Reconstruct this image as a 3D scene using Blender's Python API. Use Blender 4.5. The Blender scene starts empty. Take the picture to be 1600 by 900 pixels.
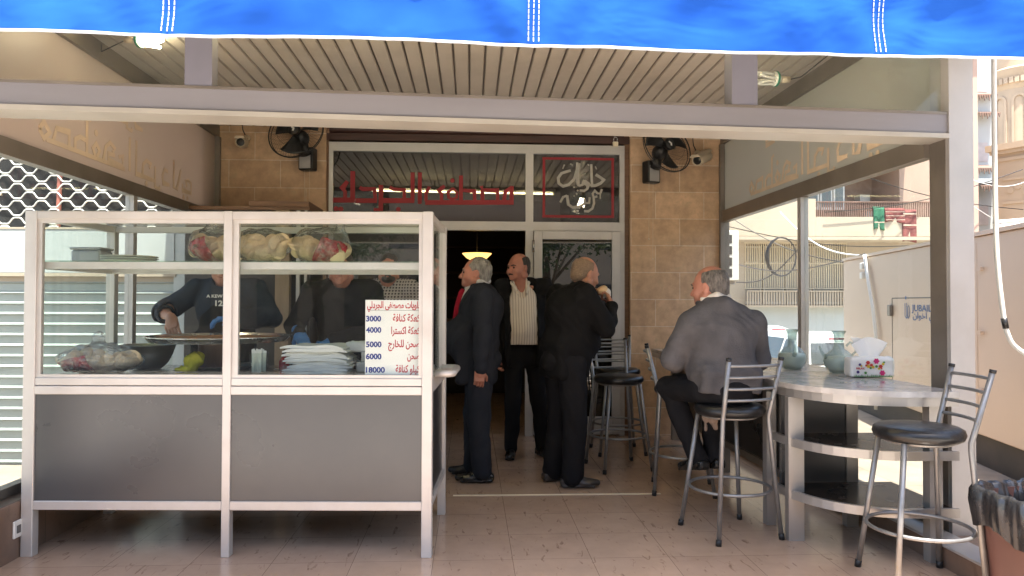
import bpy, math, random
import numpy as np
from mathutils import Vector, Matrix, Euler
R = math.radians
rnd = random.Random(7)
S = bpy.context.scene
COL = S.collection

# ---------------------------------------------------------------- camera, sky, sun, exposure
YAW, PITCH, EYE, F = R(3.2), R(1.09), 1.35, 1155.6
cam = bpy.data.cameras.new('camera'); cam.lens = 26.0; cam.sensor_width = 36.0
cam.clip_start = 0.05; cam.clip_end = 600
camo = bpy.data.objects.new('camera', cam); COL.objects.link(camo)
camo.location = (0, 0, EYE); camo.rotation_euler = Euler((math.pi / 2 + PITCH, R(-0.15), -YAW), 'XYZ')
S.camera = camo
SUN_EL, SUN_AZ = R(74.5), R(168)          # azimuth from +Y towards +X : behind the viewer and to the right
w = bpy.data.worlds.new('World'); S.world = w; w.use_nodes = True
nt = w.node_tree; bg = nt.nodes['Background']
sky = nt.nodes.new('ShaderNodeTexSky'); sky.sky_type = 'NISHITA'; sky.sun_disc = False
sky.sun_elevation = SUN_EL; sky.sun_rotation = SUN_AZ; sky.air_density = 1.0; sky.dust_density = 2.5; sky.ozone_density = 1.0
nt.links.new(sky.outputs[0], bg.inputs[0]); bg.inputs[1].default_value = 0.15
sl = bpy.data.lights.new('sun', 'SUN'); sl.energy = 5.0; sl.angle = R(0.6); sl.color = (1.0, 0.95, 0.86)
so = bpy.data.objects.new('sun', sl); COL.objects.link(so)
sd = Vector((math.sin(SUN_AZ) * math.cos(SUN_EL), math.cos(SUN_AZ) * math.cos(SUN_EL), math.sin(SUN_EL)))
so.rotation_euler = sd.to_track_quat('Z', 'Y').to_euler(); so.location = sd * 40
S.view_settings.view_transform = 'Standard'; S.view_settings.look = 'None'
S.view_settings.exposure = 1.8; S.view_settings.gamma = 1.0; S.view_settings.use_curve_mapping = False
S.render.engine = 'CYCLES'
S.cycles.use_denoising = True; S.cycles.max_bounces = 9; S.cycles.diffuse_bounces = 5; S.cycles.glossy_bounces = 4
S.cycles.transparent_max_bounces = 24; S.cycles.transmission_bounces = 4
S.cycles.sample_clamp_indirect = 6.0; S.cycles.caustics_reflective = False; S.cycles.caustics_refractive = False

# ---------------------------------------------------------------- picture <-> place
cy_, sy_ = math.cos(YAW), math.sin(YAW)
def C(x, z, h=0.0):                     # x to the right of the viewer, z ahead of the viewer -> place
    return Vector((x * cy_ + z * sy_, -x * sy_ + z * cy_, h))
def ray(px, py):
    d = Vector(((px - 800) / F, (450 - py) / F, -1)); d = camo.rotation_euler.to_matrix() @ d
    return d
O_ = Vector((0, 0, EYE))
def at_z(px, py, z): d = ray(px, py); return O_ + d * ((z - EYE) / d.z)
def at_y(px, py, y): d = ray(px, py); return O_ + d * (y / d.y)
def at_x(px, py, x): d = ray(px, py); return O_ + d * (x / d.x)
def at_d(px, py, zc):                   # point at a given distance ahead of the viewer
    return C((px - 800) / F * zc, zc, EYE + (472 - py) / F * zc)

# ---------------------------------------------------------------- mesh helpers
class MB:
    def __init__(s): s.v = []; s.f = []
    def add(s, vs, fs):
        o = len(s.v); s.v += [tuple(v) for v in vs]; s.f += [tuple(i + o for i in f) for f in fs]; return s
    def box(s, x0, x1, y0, y1, z0, z1, M=None, bev=0.0):
        if bev > 0:
            b = min(bev, (x1-x0)/2.01, (y1-y0)/2.01, (z1-z0)/2.01); vs = []; fs = []
            for sx in (0, 1):
                for sy in (0, 1):
                    for sz in (0, 1):
                        X, Y, Z = (x0, x1)[sx], (y0, y1)[sy], (z0, z1)[sz]
                        ix, iy, iz = (b, -b)[sx], (b, -b)[sy], (b, -b)[sz]
                        vs += [(X, Y+iy, Z+iz), (X+ix, Y, Z+iz), (X+ix, Y+iy, Z)]
            def I(sx, sy, sz, k): return (sx*4+sy*2+sz)*3+k
            for k, (a, c) in enumerate(((1, 2), (0, 2), (0, 1))):
                for q in (0, 1):
                    def g(u, v):
                        t = [0, 0, 0]; t[k] = q; t[a] = u; t[c] = v; return I(*t, k)
                    fs.append((g(0, 0), g(1, 0), g(1, 1), g(0, 1)))
            for a, b_, k in ((0, 1, 2), (0, 2, 1), (1, 2, 0)):
                for u in (0, 1):
                    for v in (0, 1):
                        t = [0, 0, 0]; t[a] = u; t[b_] = v; t2 = list(t); t2[k] = 1
                        fs.append((I(*t, a), I(*t, b_), I(*t2, b_), I(*t2, a)))
            for sx in (0, 1):
                for sy in (0, 1):
                    for sz in (0, 1): fs.append((I(sx, sy, sz, 0), I(sx, sy, sz, 1), I(sx, sy, sz, 2)))
        else:
            vs = [(x, y, z) for z in (z0, z1) for y in (y0, y1) for x in (x0, x1)]
            fs = [(0, 2, 3, 1), (4, 5, 7, 6), (0, 1, 5, 4), (2, 6, 7, 3), (0, 4, 6, 2), (1, 3, 7, 5)]
        if M is not None: vs = [M @ Vector(v) for v in vs]
        return s.add(vs, fs)
    def tube(s, pts, r, n=8, closed=False, cap=True):
        pts = [Vector(p) for p in pts]; m = len(pts); rr = r if isinstance(r, (list, tuple)) else [r] * m
        T = []
        for i in range(m):
            a = pts[(i-1) % m] if (closed or i > 0) else pts[i]; b = pts[(i+1) % m] if (closed or i < m-1) else pts[i]
            T.append((b - a).normalized())
        up = Vector((0, 0, 1)) if abs(T[0].z) < 0.9 else Vector((1, 0, 0))
        nrm = (up - T[0] * up.dot(T[0])).normalized(); vs = []
        for i in range(m):
            nrm = (nrm - T[i] * nrm.dot(T[i])).normalized(); bn = T[i].cross(nrm)
            for k in range(n):
                a = 2 * math.pi * k / n; vs.append(pts[i] + (nrm * math.cos(a) + bn * math.sin(a)) * rr[i])
        fs = []
        for i in range(m if closed else m - 1):
            j = (i + 1) % m
            for k in range(n): fs.append((i*n+k, i*n+(k+1) % n, j*n+(k+1) % n, j*n+k))
        if cap and not closed: fs.append(tuple(range(n-1, -1, -1))); fs.append(tuple((m-1)*n+k for k in range(n)))
        return s.add(vs, fs)
    def lathe(s, prof, n=24, c=(0, 0, 0), M=None):
        vs = []; fs = []; m = len(prof)
        for r, z in prof:
            for k in range(n):
                a = 2*math.pi*k/n; v = Vector((c[0]+r*math.cos(a), c[1]+r*math.sin(a), c[2]+z)); vs.append(M @ v if M is not None else v)
        for i in range(m-1):
            for k in range(n): fs.append((i*n+k, i*n+(k+1) % n, (i+1)*n+(k+1) % n, (i+1)*n+k))
        if prof[0][0] > 1e-5: fs.append(tuple(range(n-1, -1, -1)))
        if prof[-1][0] > 1e-5: fs.append(tuple((m-1)*n+k for k in range(n)))
        return s.add(vs, fs)
    def prism(s, poly, f, d):           # poly of 2D points, f maps (u,v)->Vector, d extrusion vector
        n = len(poly); a = [Vector(f(*p)) for p in poly]; d = Vector(d)
        return s.add(a + [p + d for p in a], [tuple(range(n-1, -1, -1)), tuple(range(n, 2*n))] + [(i, (i+1) % n, n+(i+1) % n, n+i) for i in range(n)])
    def stroke(s, pts, wd, f, d):       # flat brush stroke of width wd along 2D points
        P = [Vector((p[0], p[1])) for p in pts]; L = []; Rr = []
        for i in range(len(P)):
            a = P[max(i-1, 0)]; b = P[min(i+1, len(P)-1)]; t = (b-a)
            if t.length < 1e-9: t = Vector((1, 0))
            t.normalize(); n = Vector((-t.y, t.x)); k = 1.0
            if 0 < i < len(P)-1:
                t1 = (P[i]-P[i-1]).normalized(); k = 1/max(0.6, abs(t1.dot(t)))
            L.append(P[i]+n*wd/2*k); Rr.append(P[i]-n*wd/2*k)
        d = Vector(d); s.cnt = getattr(s, 'cnt', 0)+1; of = d*0.035*s.cnt
        a = [Vector(f(*p))+of for p in L]; b = [Vector(f(*p))+of for p in Rr]; m = len(P)
        vs = a+b+[p+d for p in a]+[p+d for p in b]; fs = []
        for i in range(m-1):
            fs += [(i, i+1, m+i+1, m+i), (2*m+i, 3*m+i, 3*m+i+1, 2*m+i+1), (i, 2*m+i, 2*m+i+1, i+1), (m+i, m+i+1, 3*m+i+1, 3*m+i)]
        fs += [(0, m, 3*m, 2*m), (m-1, 3*m-1, 4*m-1, 2*m-1)]
        return s.add(vs, fs)
    def blob(s, c, r, n=12, f=None, d=None):
        return s.prism([(c[0]+r*math.cos(2*math.pi*k/n), c[1]+r*math.sin(2*math.pi*k/n)) for k in range(n)], f, d)
    def sphere(s, c, r, n=12, m=8, M=None):
        r = r if isinstance(r, (tuple, list)) else (r, r, r)
        vs = []; fs = []
        for i in range(m+1):
            t = math.pi*i/m
            for k in range(n):
                a = 2*math.pi*k/n; v = Vector((c[0]+r[0]*math.sin(t)*math.cos(a), c[1]+r[1]*math.sin(t)*math.sin(a), c[2]+r[2]*math.cos(t)))
                vs.append(M @ v if M is not None else v)
        for i in range(m):
            for k in range(n): fs.append((i*n+k, (i+1)*n+k, (i+1)*n+(k+1) % n, i*n+(k+1) % n))
        return s.add(vs, fs)
    def grid(s, f, nu, nv):
        vs = [f(i/(nu-1), j/(nv-1)) for j in range(nv) for i in range(nu)]
        return s.add(vs, [(j*nu+i, j*nu+i+1, (j+1)*nu+i+1, (j+1)*nu+i) for j in range(nv-1) for i in range(nu-1)])

def link(name, me, m, parent=None, smooth=False):
    o = bpy.data.objects.new(name, me); COL.objects.link(o)
    if m is not None: me.materials.append(m)
    if smooth and len(me.polygons): me.polygons.foreach_set('use_smooth', [True]*len(me.polygons))
    if parent is not None: o.parent = parent
    return o
def obj(name, mb, m, parent=None, world=False, smooth=False, label=None, auto=None):
    vs = mb.v
    if world and parent is not None:
        p = parent; off = Vector((0, 0, 0))
        while p is not None: off = off + Vector(p.location); p = p.parent
        vs = [(v[0]-off.x, v[1]-off.y, v[2]-off.z) for v in vs]
    me = bpy.data.meshes.new(name); me.from_pydata(vs, [], mb.f); me.validate(); me.update()
    o = link(name, me, m, parent, smooth)
    import bmesh
    bm = bmesh.new(); bm.from_mesh(me); bmesh.ops.recalc_face_normals(bm, faces=bm.faces)
    if auto:
        for e in bm.edges:
            e.smooth = len(e.link_faces) == 2 and e.calc_face_angle(0) < R(auto)
        for fc in bm.faces: fc.smooth = True
    bm.to_mesh(me); bm.free()
    if label: o['label'] = label
    return o
def thing(name, label, cat, loc=(0, 0, 0), rz=0.0, group=None):
    o = bpy.data.objects.new(name, None); COL.objects.link(o); o.empty_display_size = 0.1
    o.location = loc; o.rotation_euler = (0, 0, rz); o['label'] = label; o['category'] = cat
    if group: o['group'] = group
    return o
def tag(o, label, cat, group=None):
    o['label'] = label; o['category'] = cat
    if group: o['group'] = group
    return o
def struct(o, kind='structure'): o['kind'] = kind; return o
def copy_tree(o, parent=None):
    kids = [c for c in COL.objects if c.parent == o]
    c = o.copy(); COL.objects.link(c)
    if parent is not None: c.parent = parent
    for k in kids: copy_tree(k, c)
    return c

# ---------------------------------------------------------------- materials
def _n(nt, t, **kw):
    n = nt.nodes.new(t)
    for k, v in kw.items(): setattr(n, k, v)
    return n
def mat(name, col, rough=0.5, metal=0.0, var=0.12, vscale=6.0, bump=0.0, bscale=40.0, spec=0.5, rvar=0.1, stretch=None, sheen=0.0, dirt=0.0, dirtcol=(0.08, 0.06, 0.045)):
    m = bpy.data.materials.new(name); m.use_nodes = True; nt = m.node_tree; b = nt.nodes['Principled BSDF']
    tc = _n(nt, 'ShaderNodeTexCoord'); src = tc.outputs['Object']
    if stretch:
        mp = _n(nt, 'ShaderNodeMapping'); mp.inputs['Scale'].default_value = stretch; nt.links.new(src, mp.inputs[0]); src = mp.outputs[0]
    nz = _n(nt, 'ShaderNodeTexNoise'); nz.inputs['Scale'].default_value = vscale; nz.inputs['Detail'].default_value = 6; nt.links.new(src, nz.inputs['Vector'])
    rp = _n(nt, 'ShaderNodeValToRGB'); e = rp.color_ramp.elements; e[0].position = 0.28; e[1].position = 0.75
    e[0].color = tuple(min(1, max(0, c*(1-var))) for c in col)+(1,); e[1].color = tuple(min(1, c*(1+var)) for c in col)+(1,)
    nt.links.new(nz.outputs[0], rp.inputs[0]); out = rp.outputs[0]
    if dirt > 0:
        n2 = _n(nt, 'ShaderNodeTexNoise'); n2.inputs['Scale'].default_value = vscale*0.35; n2.inputs['Detail'].default_value = 9; n2.inputs['Roughness'].default_value = 0.7
        nt.links.new(src, n2.inputs['Vector'])
        r2 = _n(nt, 'ShaderNodeValToRGB'); r2.color_ramp.elements[0].position = 0.5; r2.color_ramp.elements[1].position = 0.75
        r2.color_ramp.elements[0].color = (0, 0, 0, 1); r2.color_ramp.elements[1].color = (dirt, dirt, dirt, 1); nt.links.new(n2.outputs[0], r2.inputs[0])
        mx = _n(nt, 'ShaderNodeMix', data_type='RGBA'); nt.links.new(r2.outputs[0], mx.inputs[0]); nt.links.new(out, mx.inputs[6]); mx.inputs[7].default_value = dirtcol+(1,)
        out = mx.outputs[2]
    nt.links.new(out, b.inputs['Base Color'])
    b.inputs['Metallic'].default_value = metal; b.inputs['Specular IOR Level'].default_value = spec
    mr = _n(nt, 'ShaderNodeMapRange'); mr.inputs[3].default_value = max(0.03, rough-rvar); mr.inputs[4].default_value = min(1, rough+rvar)
    nt.links.new(nz.outputs[0], mr.inputs[0]); nt.links.new(mr.outputs[0], b.inputs['Roughness'])
    if sheen: b.inputs['Sheen Weight'].default_value = sheen
    if bump > 0:
        nb = _n(nt, 'ShaderNodeTexNoise'); nb.inputs['Scale'].default_value = bscale; nb.inputs['Detail'].default_value = 5; nt.links.new(src, nb.inputs['Vector'])
        bp = _n(nt, 'ShaderNodeBump'); bp.inputs['Strength'].default_value = bump; bp.inputs['Distance'].default_value = 0.02
        nt.links.new(nb.outputs[0], bp.inputs['Height']); nt.links.new(bp.outputs[0], b.inputs['Normal'])
    return m
def glass(name, tint=(0.95, 0.97, 0.95), ior=1.45, rough=0.0, film=0.0, filmcol=(0.8, 0.8, 0.8), even=False):
    # thin pane: light passes straight through, fresnel reflection, a film of dust that scatters a little
    m = bpy.data.materials.new(name); m.use_nodes = True; nt = m.node_tree; nt.nodes.clear()
    out = _n(nt, 'ShaderNodeOutputMaterial'); tr = _n(nt, 'ShaderNodeBsdfTransparent'); tr.inputs[0].default_value = tint+(1,)
    gl = _n(nt, 'ShaderNodeBsdfGlossy'); gl.inputs['Roughness'].default_value = rough; gl.inputs[0].default_value = (0.95, 0.95, 0.95, 1)
    lw = _n(nt, 'ShaderNodeLayerWeight'); lw.inputs[0].default_value = 0.5
    pw = _n(nt, 'ShaderNodeMath', operation='POWER'); nt.links.new(lw.outputs['Facing'], pw.inputs[0]); pw.inputs[1].default_value = 5.0
    f0 = ((ior-1)/(ior+1))**2; fr = _n(nt, 'ShaderNodeMapRange'); fr.inputs[3].default_value = f0; fr.inputs[4].default_value = 0.75; nt.links.new(pw.outputs[0], fr.inputs[0])
    mx = _n(nt, 'ShaderNodeMixShader'); nt.links.new(fr.outputs[0], mx.inputs[0])
    a = tr.outputs[0]
    if film > 0:
        df = _n(nt, 'ShaderNodeBsdfDiffuse'); df.inputs[0].default_value = filmcol+(1,); tl = _n(nt, 'ShaderNodeBsdfTranslucent'); tl.inputs[0].default_value = filmcol+(1,)
        m3 = _n(nt, 'ShaderNodeMixShader'); nt.links.new(df.outputs[0], m3.inputs[1]); nt.links.new(tl.outputs[0], m3.inputs[2])
        tc = _n(nt, 'ShaderNodeTexCoord'); nz = _n(nt, 'ShaderNodeTexNoise'); nz.inputs['Scale'].default_value = 3.0; nz.inputs['Detail'].default_value = 7
        nt.links.new(tc.outputs['Object'], nz.inputs['Vector'])
        mr = _n(nt, 'ShaderNodeMapRange'); mr.inputs[1].default_value = 0.3; mr.inputs[2].default_value = 0.75; mr.inputs[3].default_value = film*(0.97 if even else 0.55); mr.inputs[4].default_value = min(1, film*(1.01 if even else 1.4))
        nt.links.new(nz.outputs[0], mr.inputs[0])
        m2 = _n(nt, 'ShaderNodeMixShader'); nt.links.new(mr.outputs[0], m2.inputs[0]); nt.links.new(a, m2.inputs[1]); nt.links.new(m3.outputs[0], m2.inputs[2]); a = m2.outputs[0]
    nt.links.new(a, mx.inputs[1]); nt.links.new(gl.outputs[0], mx.inputs[2]); nt.links.new(mx.outputs[0], out.inputs[0])
    return m
def emit(name, col, st):
    m = bpy.data.materials.new(name); m.use_nodes = True; nt = m.node_tree; b = nt.nodes['Principled BSDF']
    b.inputs['Base Color'].default_value = col+(1,); b.inputs['Emission Color'].default_value = col+(1,); b.inputs['Emission Strength'].default_value = st
    tc = _n(nt, 'ShaderNodeTexCoord'); nz = _n(nt, 'ShaderNodeTexNoise'); nz.inputs['Scale'].default_value = 30
    nt.links.new(tc.outputs['Object'], nz.inputs['Vector']); nt.links.new(nz.outputs[0], b.inputs['Roughness'])
    return m
def brick(name, c1, c2, mortar, bw, rh, ms, axes='xz', rough=0.6, off=0.5, vein=None, bump=0.25, org=(0, 0), blot=0.25, bs=7.0, spec=0.5, rv=0.12):
    m = bpy.data.materials.new(name); m.use_nodes = True; nt = m.node_tree; b = nt.nodes['Principled BSDF']
    tc = _n(nt, 'ShaderNodeTexCoord'); sp = _n(nt, 'ShaderNodeSeparateXYZ'); nt.links.new(tc.outputs['Object'], sp.inputs[0])
    cb = _n(nt, 'ShaderNodeCombineXYZ'); ix = {'x': 0, 'y': 1, 'z': 2}
    for k in (0, 1):
        ad = _n(nt, 'ShaderNodeMath', operation='ADD'); nt.links.new(sp.outputs[ix[axes[k]]], ad.inputs[0]); ad.inputs[1].default_value = -org[k]; nt.links.new(ad.outputs[0], cb.inputs[k])
    br = _n(nt, 'ShaderNodeTexBrick'); br.offset = off; br.squash = 1.0; nt.links.new(cb.outputs[0], br.inputs['Vector'])
    for k, v in (('Scale', 1.0), ('Mortar Size', ms), ('Mortar Smooth', 0.15), ('Bias', 0.0), ('Brick Width', bw), ('Row Height', rh)): br.inputs[k].default_value = v
    br.inputs['Color1'].default_value = c1+(1,); br.inputs['Color2'].default_value = c2+(1,); br.inputs['Mortar'].default_value = mortar+(1,)
    nz = _n(nt, 'ShaderNodeTexNoise'); nz.inputs['Scale'].default_value = bs; nz.inputs['Detail'].default_value = 9; nz.inputs['Roughness'].default_value = 0.65
    nt.links.new(tc.outputs['Object'], nz.inputs['Vector'])
    mr = _n(nt, 'ShaderNodeMapRange'); mr.inputs[1].default_value = 0.25; mr.inputs[2].default_value = 0.75; mr.inputs[3].default_value = 1-blot; mr.inputs[4].default_value = 1+blot
    nt.links.new(nz.outputs[0], mr.inputs[0])
    mu = _n(nt, 'ShaderNodeMix', data_type='RGBA', blend_type='MULTIPLY'); mu.inputs[0].default_value = 1
    nt.links.new(br.outputs[0], mu.inputs[6]); nt.links.new(mr.outputs[0], mu.inputs[7]); out = mu.outputs[2]
    if vein:
        mp = _n(nt, 'ShaderNodeMapping'); mp.inputs['Scale'].default_value = vein[1]; mp.inputs['Rotation'].default_value = (0, 0, R(vein[3] if len(vein) > 3 else 0)); nt.links.new(tc.outputs['Object'], mp.inputs[0])
        n2 = _n(nt, 'ShaderNodeTexNoise'); n2.inputs['Scale'].default_value = 1.0; n2.inputs['Detail'].default_value = 5; n2.inputs['Roughness'].default_value = 0.6; n2.inputs['Distortion'].default_value = 0.8; nt.links.new(mp.outputs[0], n2.inputs['Vector'])
        rp = _n(nt, 'ShaderNodeValToRGB'); e = rp.color_ramp.elements; e[0].position = 0.60; e[0].color = (0, 0, 0, 1); e[1].position = 0.70; e[1].color = (vein[2],)*3+(1,)
        nt.links.new(n2.outputs[0], rp.inputs[0]); mx = _n(nt, 'ShaderNodeMix', data_type='RGBA'); nt.links.new(rp.outputs[0], mx.inputs[0]); nt.links.new(out, mx.inputs[6]); mx.inputs[7].default_value = vein[0]+(1,); out = mx.outputs[2]
    nt.links.new(out, b.inputs['Base Color']); b.inputs['Specular IOR Level'].default_value = spec
    m2 = _n(nt, 'ShaderNodeMapRange'); m2.inputs[3].default_value = max(0.04, rough-rv); m2.inputs[4].default_value = rough+rv; nt.links.new(nz.outputs[0], m2.inputs[0]); nt.links.new(m2.outputs[0], b.inputs['Roughness'])
    if bump:
        ad = _n(nt, 'ShaderNodeMath', operation='MULTIPLY_ADD'); nt.links.new(br.outputs['Fac'], ad.inputs[0]); ad.inputs[1].default_value = -0.6; nt.links.new(nz.outputs[0], ad.inputs[2])
        bp = _n(nt, 'ShaderNodeBump'); bp.inputs['Strength'].default_value = bump; bp.inputs['Distance'].default_value = 0.006; nt.links.new(ad.outputs[0], bp.inputs['Height']); nt.links.new(bp.outputs[0], b.inputs['Normal'])
    return m

M = {}
M['alu'] = mat('brushed_aluminium', (0.50, 0.485, 0.475), 0.42, 0.45, 0.06, 5, stretch=(1, 1, 1), rvar=0.08, dirt=0.25, dirtcol=(0.3, 0.27, 0.23))
M['alu_cart'] = mat('cart_aluminium', (0.60, 0.565, 0.53), 0.40, 0.35, 0.07, 4, rvar=0.12, dirt=0.35, dirtcol=(0.38, 0.33, 0.28), bump=0.06, bscale=18)
M['alu_beam'] = mat('shaded_beam_aluminium', (0.255, 0.245, 0.265), 0.45, 0.25, 0.08, 2.5, dirt=0.35, dirtcol=(0.19, 0.17, 0.17), stretch=(0.4, 3, 3))  # awning shade on the beam is put into this darker grey-violet
M['alu_dark'] = mat('anodised_bronze_grey', (0.24, 0.21, 0.18), 0.42, 0.5, 0.12, 5, dirt=0.3)
M['alu_violet'] = mat('grey_violet_painted_aluminium', (0.19, 0.185, 0.225), 0.5, 0.1, 0.06, 3, dirt=0.1)
M['alu_table'] = mat('satin_table_aluminium', (0.43, 0.405, 0.375), 0.33, 0.5, 0.08, 5, dirt=0.35, dirtcol=(0.26, 0.23, 0.2))
M['steel'] = mat('steel', (0.55, 0.55, 0.54), 0.25, 0.95, 0.06, 12, rvar=0.1)
M['tube_steel'] = mat('grey_painted_tube', (0.27, 0.27, 0.27), 0.36, 0.55, 0.12, 25, dirt=0.25, dirtcol=(0.2, 0.18, 0.16))
M['tube_dark'] = mat('dark_grey_tube', (0.10, 0.105, 0.11), 0.35, 0.5, 0.1, 25)
M['black_vinyl'] = mat('black_vinyl', (0.012, 0.012, 0.013), 0.32, 0, 0.2, 14, bump=0.15, bscale=30)
M['black_plastic'] = mat('black_plastic', (0.013, 0.013, 0.014), 0.45, 0, 0.2, 9)
M['white_plastic'] = mat('white_plastic', (0.75, 0.74, 0.70), 0.4, 0, 0.05, 9)
M['cream_plastic'] = mat('cream_plastic', (0.62, 0.52, 0.38), 0.45, 0, 0.08, 14)
M['panel_grey'] = mat('grey_laminate', (0.068, 0.068, 0.070), 0.30, 0.0, 0.10, 2.2, rvar=0.12, spec=0.7, dirt=0.35, dirtcol=(0.13, 0.12, 0.11), bump=0.03, bscale=4)
M['panel_black'] = mat('black_laminate', (0.02, 0.02, 0.021), 0.3, 0.0, 0.1, 3)
M['floor'] = brick('floor_tiles', (0.47, 0.33, 0.235), (0.43, 0.295, 0.21), (0.17, 0.115, 0.08), 0.415, 0.415, 0.0013, 'xy', 0.17, 0.0, ((0.20, 0.12, 0.08), (26, 7, 1), 0.75, 25), 0.07, (0.225, 3.9), 0.12, 5, rv=0.09)
M['stone'] = brick('sandstone_tiles', (0.60, 0.405, 0.255), (0.46, 0.30, 0.18), (0.64, 0.52, 0.38), 0.5, 0.273, 0.004, 'xz', 0.55, 0.5, ((0.46, 0.34, 0.21), (9, 9, 9), 0.6), 0.3, (0.12, 0.015), 0.3, 9)
M['curb'] = brick('brown_stone_curb', (0.22, 0.145, 0.105), (0.19, 0.125, 0.09), (0.1, 0.07, 0.05), 0.6, 0.6, 0.003, 'yz', 0.35, 0.0, ((0.10, 0.06, 0.04), (10, 10, 10), 0.5), 0.15, (0, -0.3), 0.2, 8)
M['glass'] = glass('clear_glass', (0.93, 0.96, 0.94), 1.33, 0.0, 0.015)
M['glass_cart'] = glass('cart_glass', (0.94, 0.96, 0.95), 1.35, 0.0, 0.006)
M['glass_dark'] = glass('tinted_shop_glass', (0.30, 0.29, 0.25), 2.0, 0.0, 0.02, (0.3, 0.28, 0.24))
M['panel_film_l'] = glass('brown_film_panel', (0.25, 0.2, 0.15), 1.4, 0.38, 0.97, (0.66, 0.56, 0.48), True)
M['panel_film_r'] = glass('green_grey_film_panel', (0.3, 0.3, 0.26), 1.4, 0.3, 0.97, (0.57, 0.555, 0.49), True)
M['film_letter'] = mat('tan_vinyl_letter', (0.69, 0.55, 0.40), 0.6, 0, 0.1, 8)
M['red_letter'] = mat('red_vinyl', (0.29, 0.006, 0.014), 0.5, 0, 0.08, 8)
M['white_letter'] = mat('pale_grey_vinyl', (0.42, 0.40, 0.35), 0.5, 0, 0.12, 20)
M['ceil'] = mat('beige_ceiling_slat', (0.52, 0.465, 0.405), 0.5, 0.05, 0.1, 2.5, dirt=0.35, dirtcol=(0.25, 0.19, 0.13))
M['fascia'] = mat('dark_red_brown_wood', (0.055, 0.022, 0.016), 0.5, 0, 0.35, 4, stretch=(1, 6, 10))
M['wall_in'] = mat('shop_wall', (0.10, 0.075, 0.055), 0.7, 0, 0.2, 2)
M['wood'] = mat('brown_wood', (0.16, 0.085, 0.045), 0.45, 0, 0.25, 5, stretch=(1, 8, 8))
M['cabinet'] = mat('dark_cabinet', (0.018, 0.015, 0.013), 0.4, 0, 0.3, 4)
M['marble'] = mat('grey_marble', (0.50, 0.47, 0.44), 0.14, 0, 0.28, 9, rvar=0.06, dirt=0.5, dirtcol=(0.22, 0.2, 0.18))
M['asphalt'] = mat('asphalt', (0.36, 0.33, 0.29), 0.85, 0, 0.2, 3, bump=0.3, bscale=60)
# ================================================================ the setting
def sheet(name, x0, x1, y0, y1, z, m, th=None):
    mb = MB()
    if th: mb.box(x0, x1, y0, y1, z-th, z)
    else: mb.add([(x0, y0, z), (x1, y0, z), (x1, y1, z), (x0, y1, z)], [(0, 1, 2, 3)])
    return struct(obj(name, mb, m))
sheet('ground', -150, 150, -150, 250, -0.62, M['asphalt'])
M['pave'] = brick('concrete_paving', (0.60, 0.54, 0.47), (0.56, 0.51, 0.44), (0.26, 0.23, 0.2), 0.5, 0.5, 0.006, 'xy', 0.8, 0.5, None, 0.3, (0, 0), 0.25, 3)
sheet('pavement', -14, 5.6, -3.2, 30, -0.18, M['pave'], 0.4)
M['yard'] = brick('worn_concrete', (0.27, 0.225, 0.18), (0.25, 0.205, 0.165), (0.15, 0.12, 0.1), 1.2, 1.2, 0.006, 'xy', 0.85, 0.0, None, 0.3, (0, 0), 0.3, 2)
sheet('side_yard', 2.74, 5.6, 2.0, 30, -0.172, M['yard']); sheet('side_path', -14, -2.64, 2.0, 7.3, -0.172, M['yard'])
sheet('floor', -2.64, 2.72, 2.2, 12.0, 0.0, M['floor'], 0.17)
# metal strip let into the tiles
a = at_z(708, 774, 0.004); b = at_z(1032, 771, 0.004)
mb = MB(); mb.box(0, (b-a).length, -0.011, 0.011, 0.001, 0.005, Matrix.Translation((a.x, a.y, 0)) @ Matrix.Rotation(math.atan2(b.y-a.y, b.x-a.x), 4, 'Z'))
M['brass'] = mat('pale_brass', (0.85, 0.74, 0.55), 0.4, 0.1, 0.05)
tag(obj('floor_strip', mb, M['brass']), 'thin pale metal strip let into the tiled floor in front of the doorway', 'floor strip')

FY = 7.4; XL, XR, XRG = -2.5, 2.57, 2.57
xl1 = at_y(509, 300, FY).x; xr0 = at_y(985, 300, FY).x
def fz(py, px=740): return at_y(px, py, FY).z
def fx(px, py=400): return at_y(px, py, FY).x

# ---------------------------------------------------------------- shop building
t = thing('shop_building', 'sandstone tiled shop front with two piers, dark wooden fascia and dim brown interior', 'building', (0, FY, 0))
mb = MB(); mb.box(-2.55, xl1, FY, FY+0.45, -0.2, 4.6); obj('pier', mb, M['stone'], t, True)
mb = MB(); mb.box(xr0, 2.6, FY, FY+0.45, -0.2, 4.6); obj('pier', mb, M['stone'], t, True)
mb = MB(); mb.box(xr0-0.05, xr0, FY+0.06, FY+0.3, 0.0, 3.25); obj('reveal', mb, M['wood'], t, True)
mb = MB(); mb.box(xl1, xl1+0.02, FY+0.05, FY+0.3, 0.0, 3.25); obj('reveal', mb, M['wood'], t, True)
mb = MB(); zt = fz(221)
mb.box(xl1, xr0, FY+0.16, FY+0.3, zt+0.13, 3.9)
mb.box(xl1, xr0, FY+0.02, FY+0.16, zt+0.2, zt+0.23); mb.box(xl1, xr0, FY+0.04, FY+0.16, zt+0.005, zt+0.075)
pts = [(xl1, FY+0.1, zt+0.13), (xr0-0.05, FY+0.1, zt+0.115)]; mb.tube(pts, 0.045, 12)
obj('fascia', mb, M['fascia'], t, True)
mb = MB(); mb.box(-3.6, 2.6, FY+0.05, FY+0.45, 4.6, 6.5); mb.box(-3.6, 2.6, FY+0.2, FY+0.45, 3.9, 4.6); obj('upper_wall', mb, M['stone'], t, True)
mb = MB()
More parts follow.
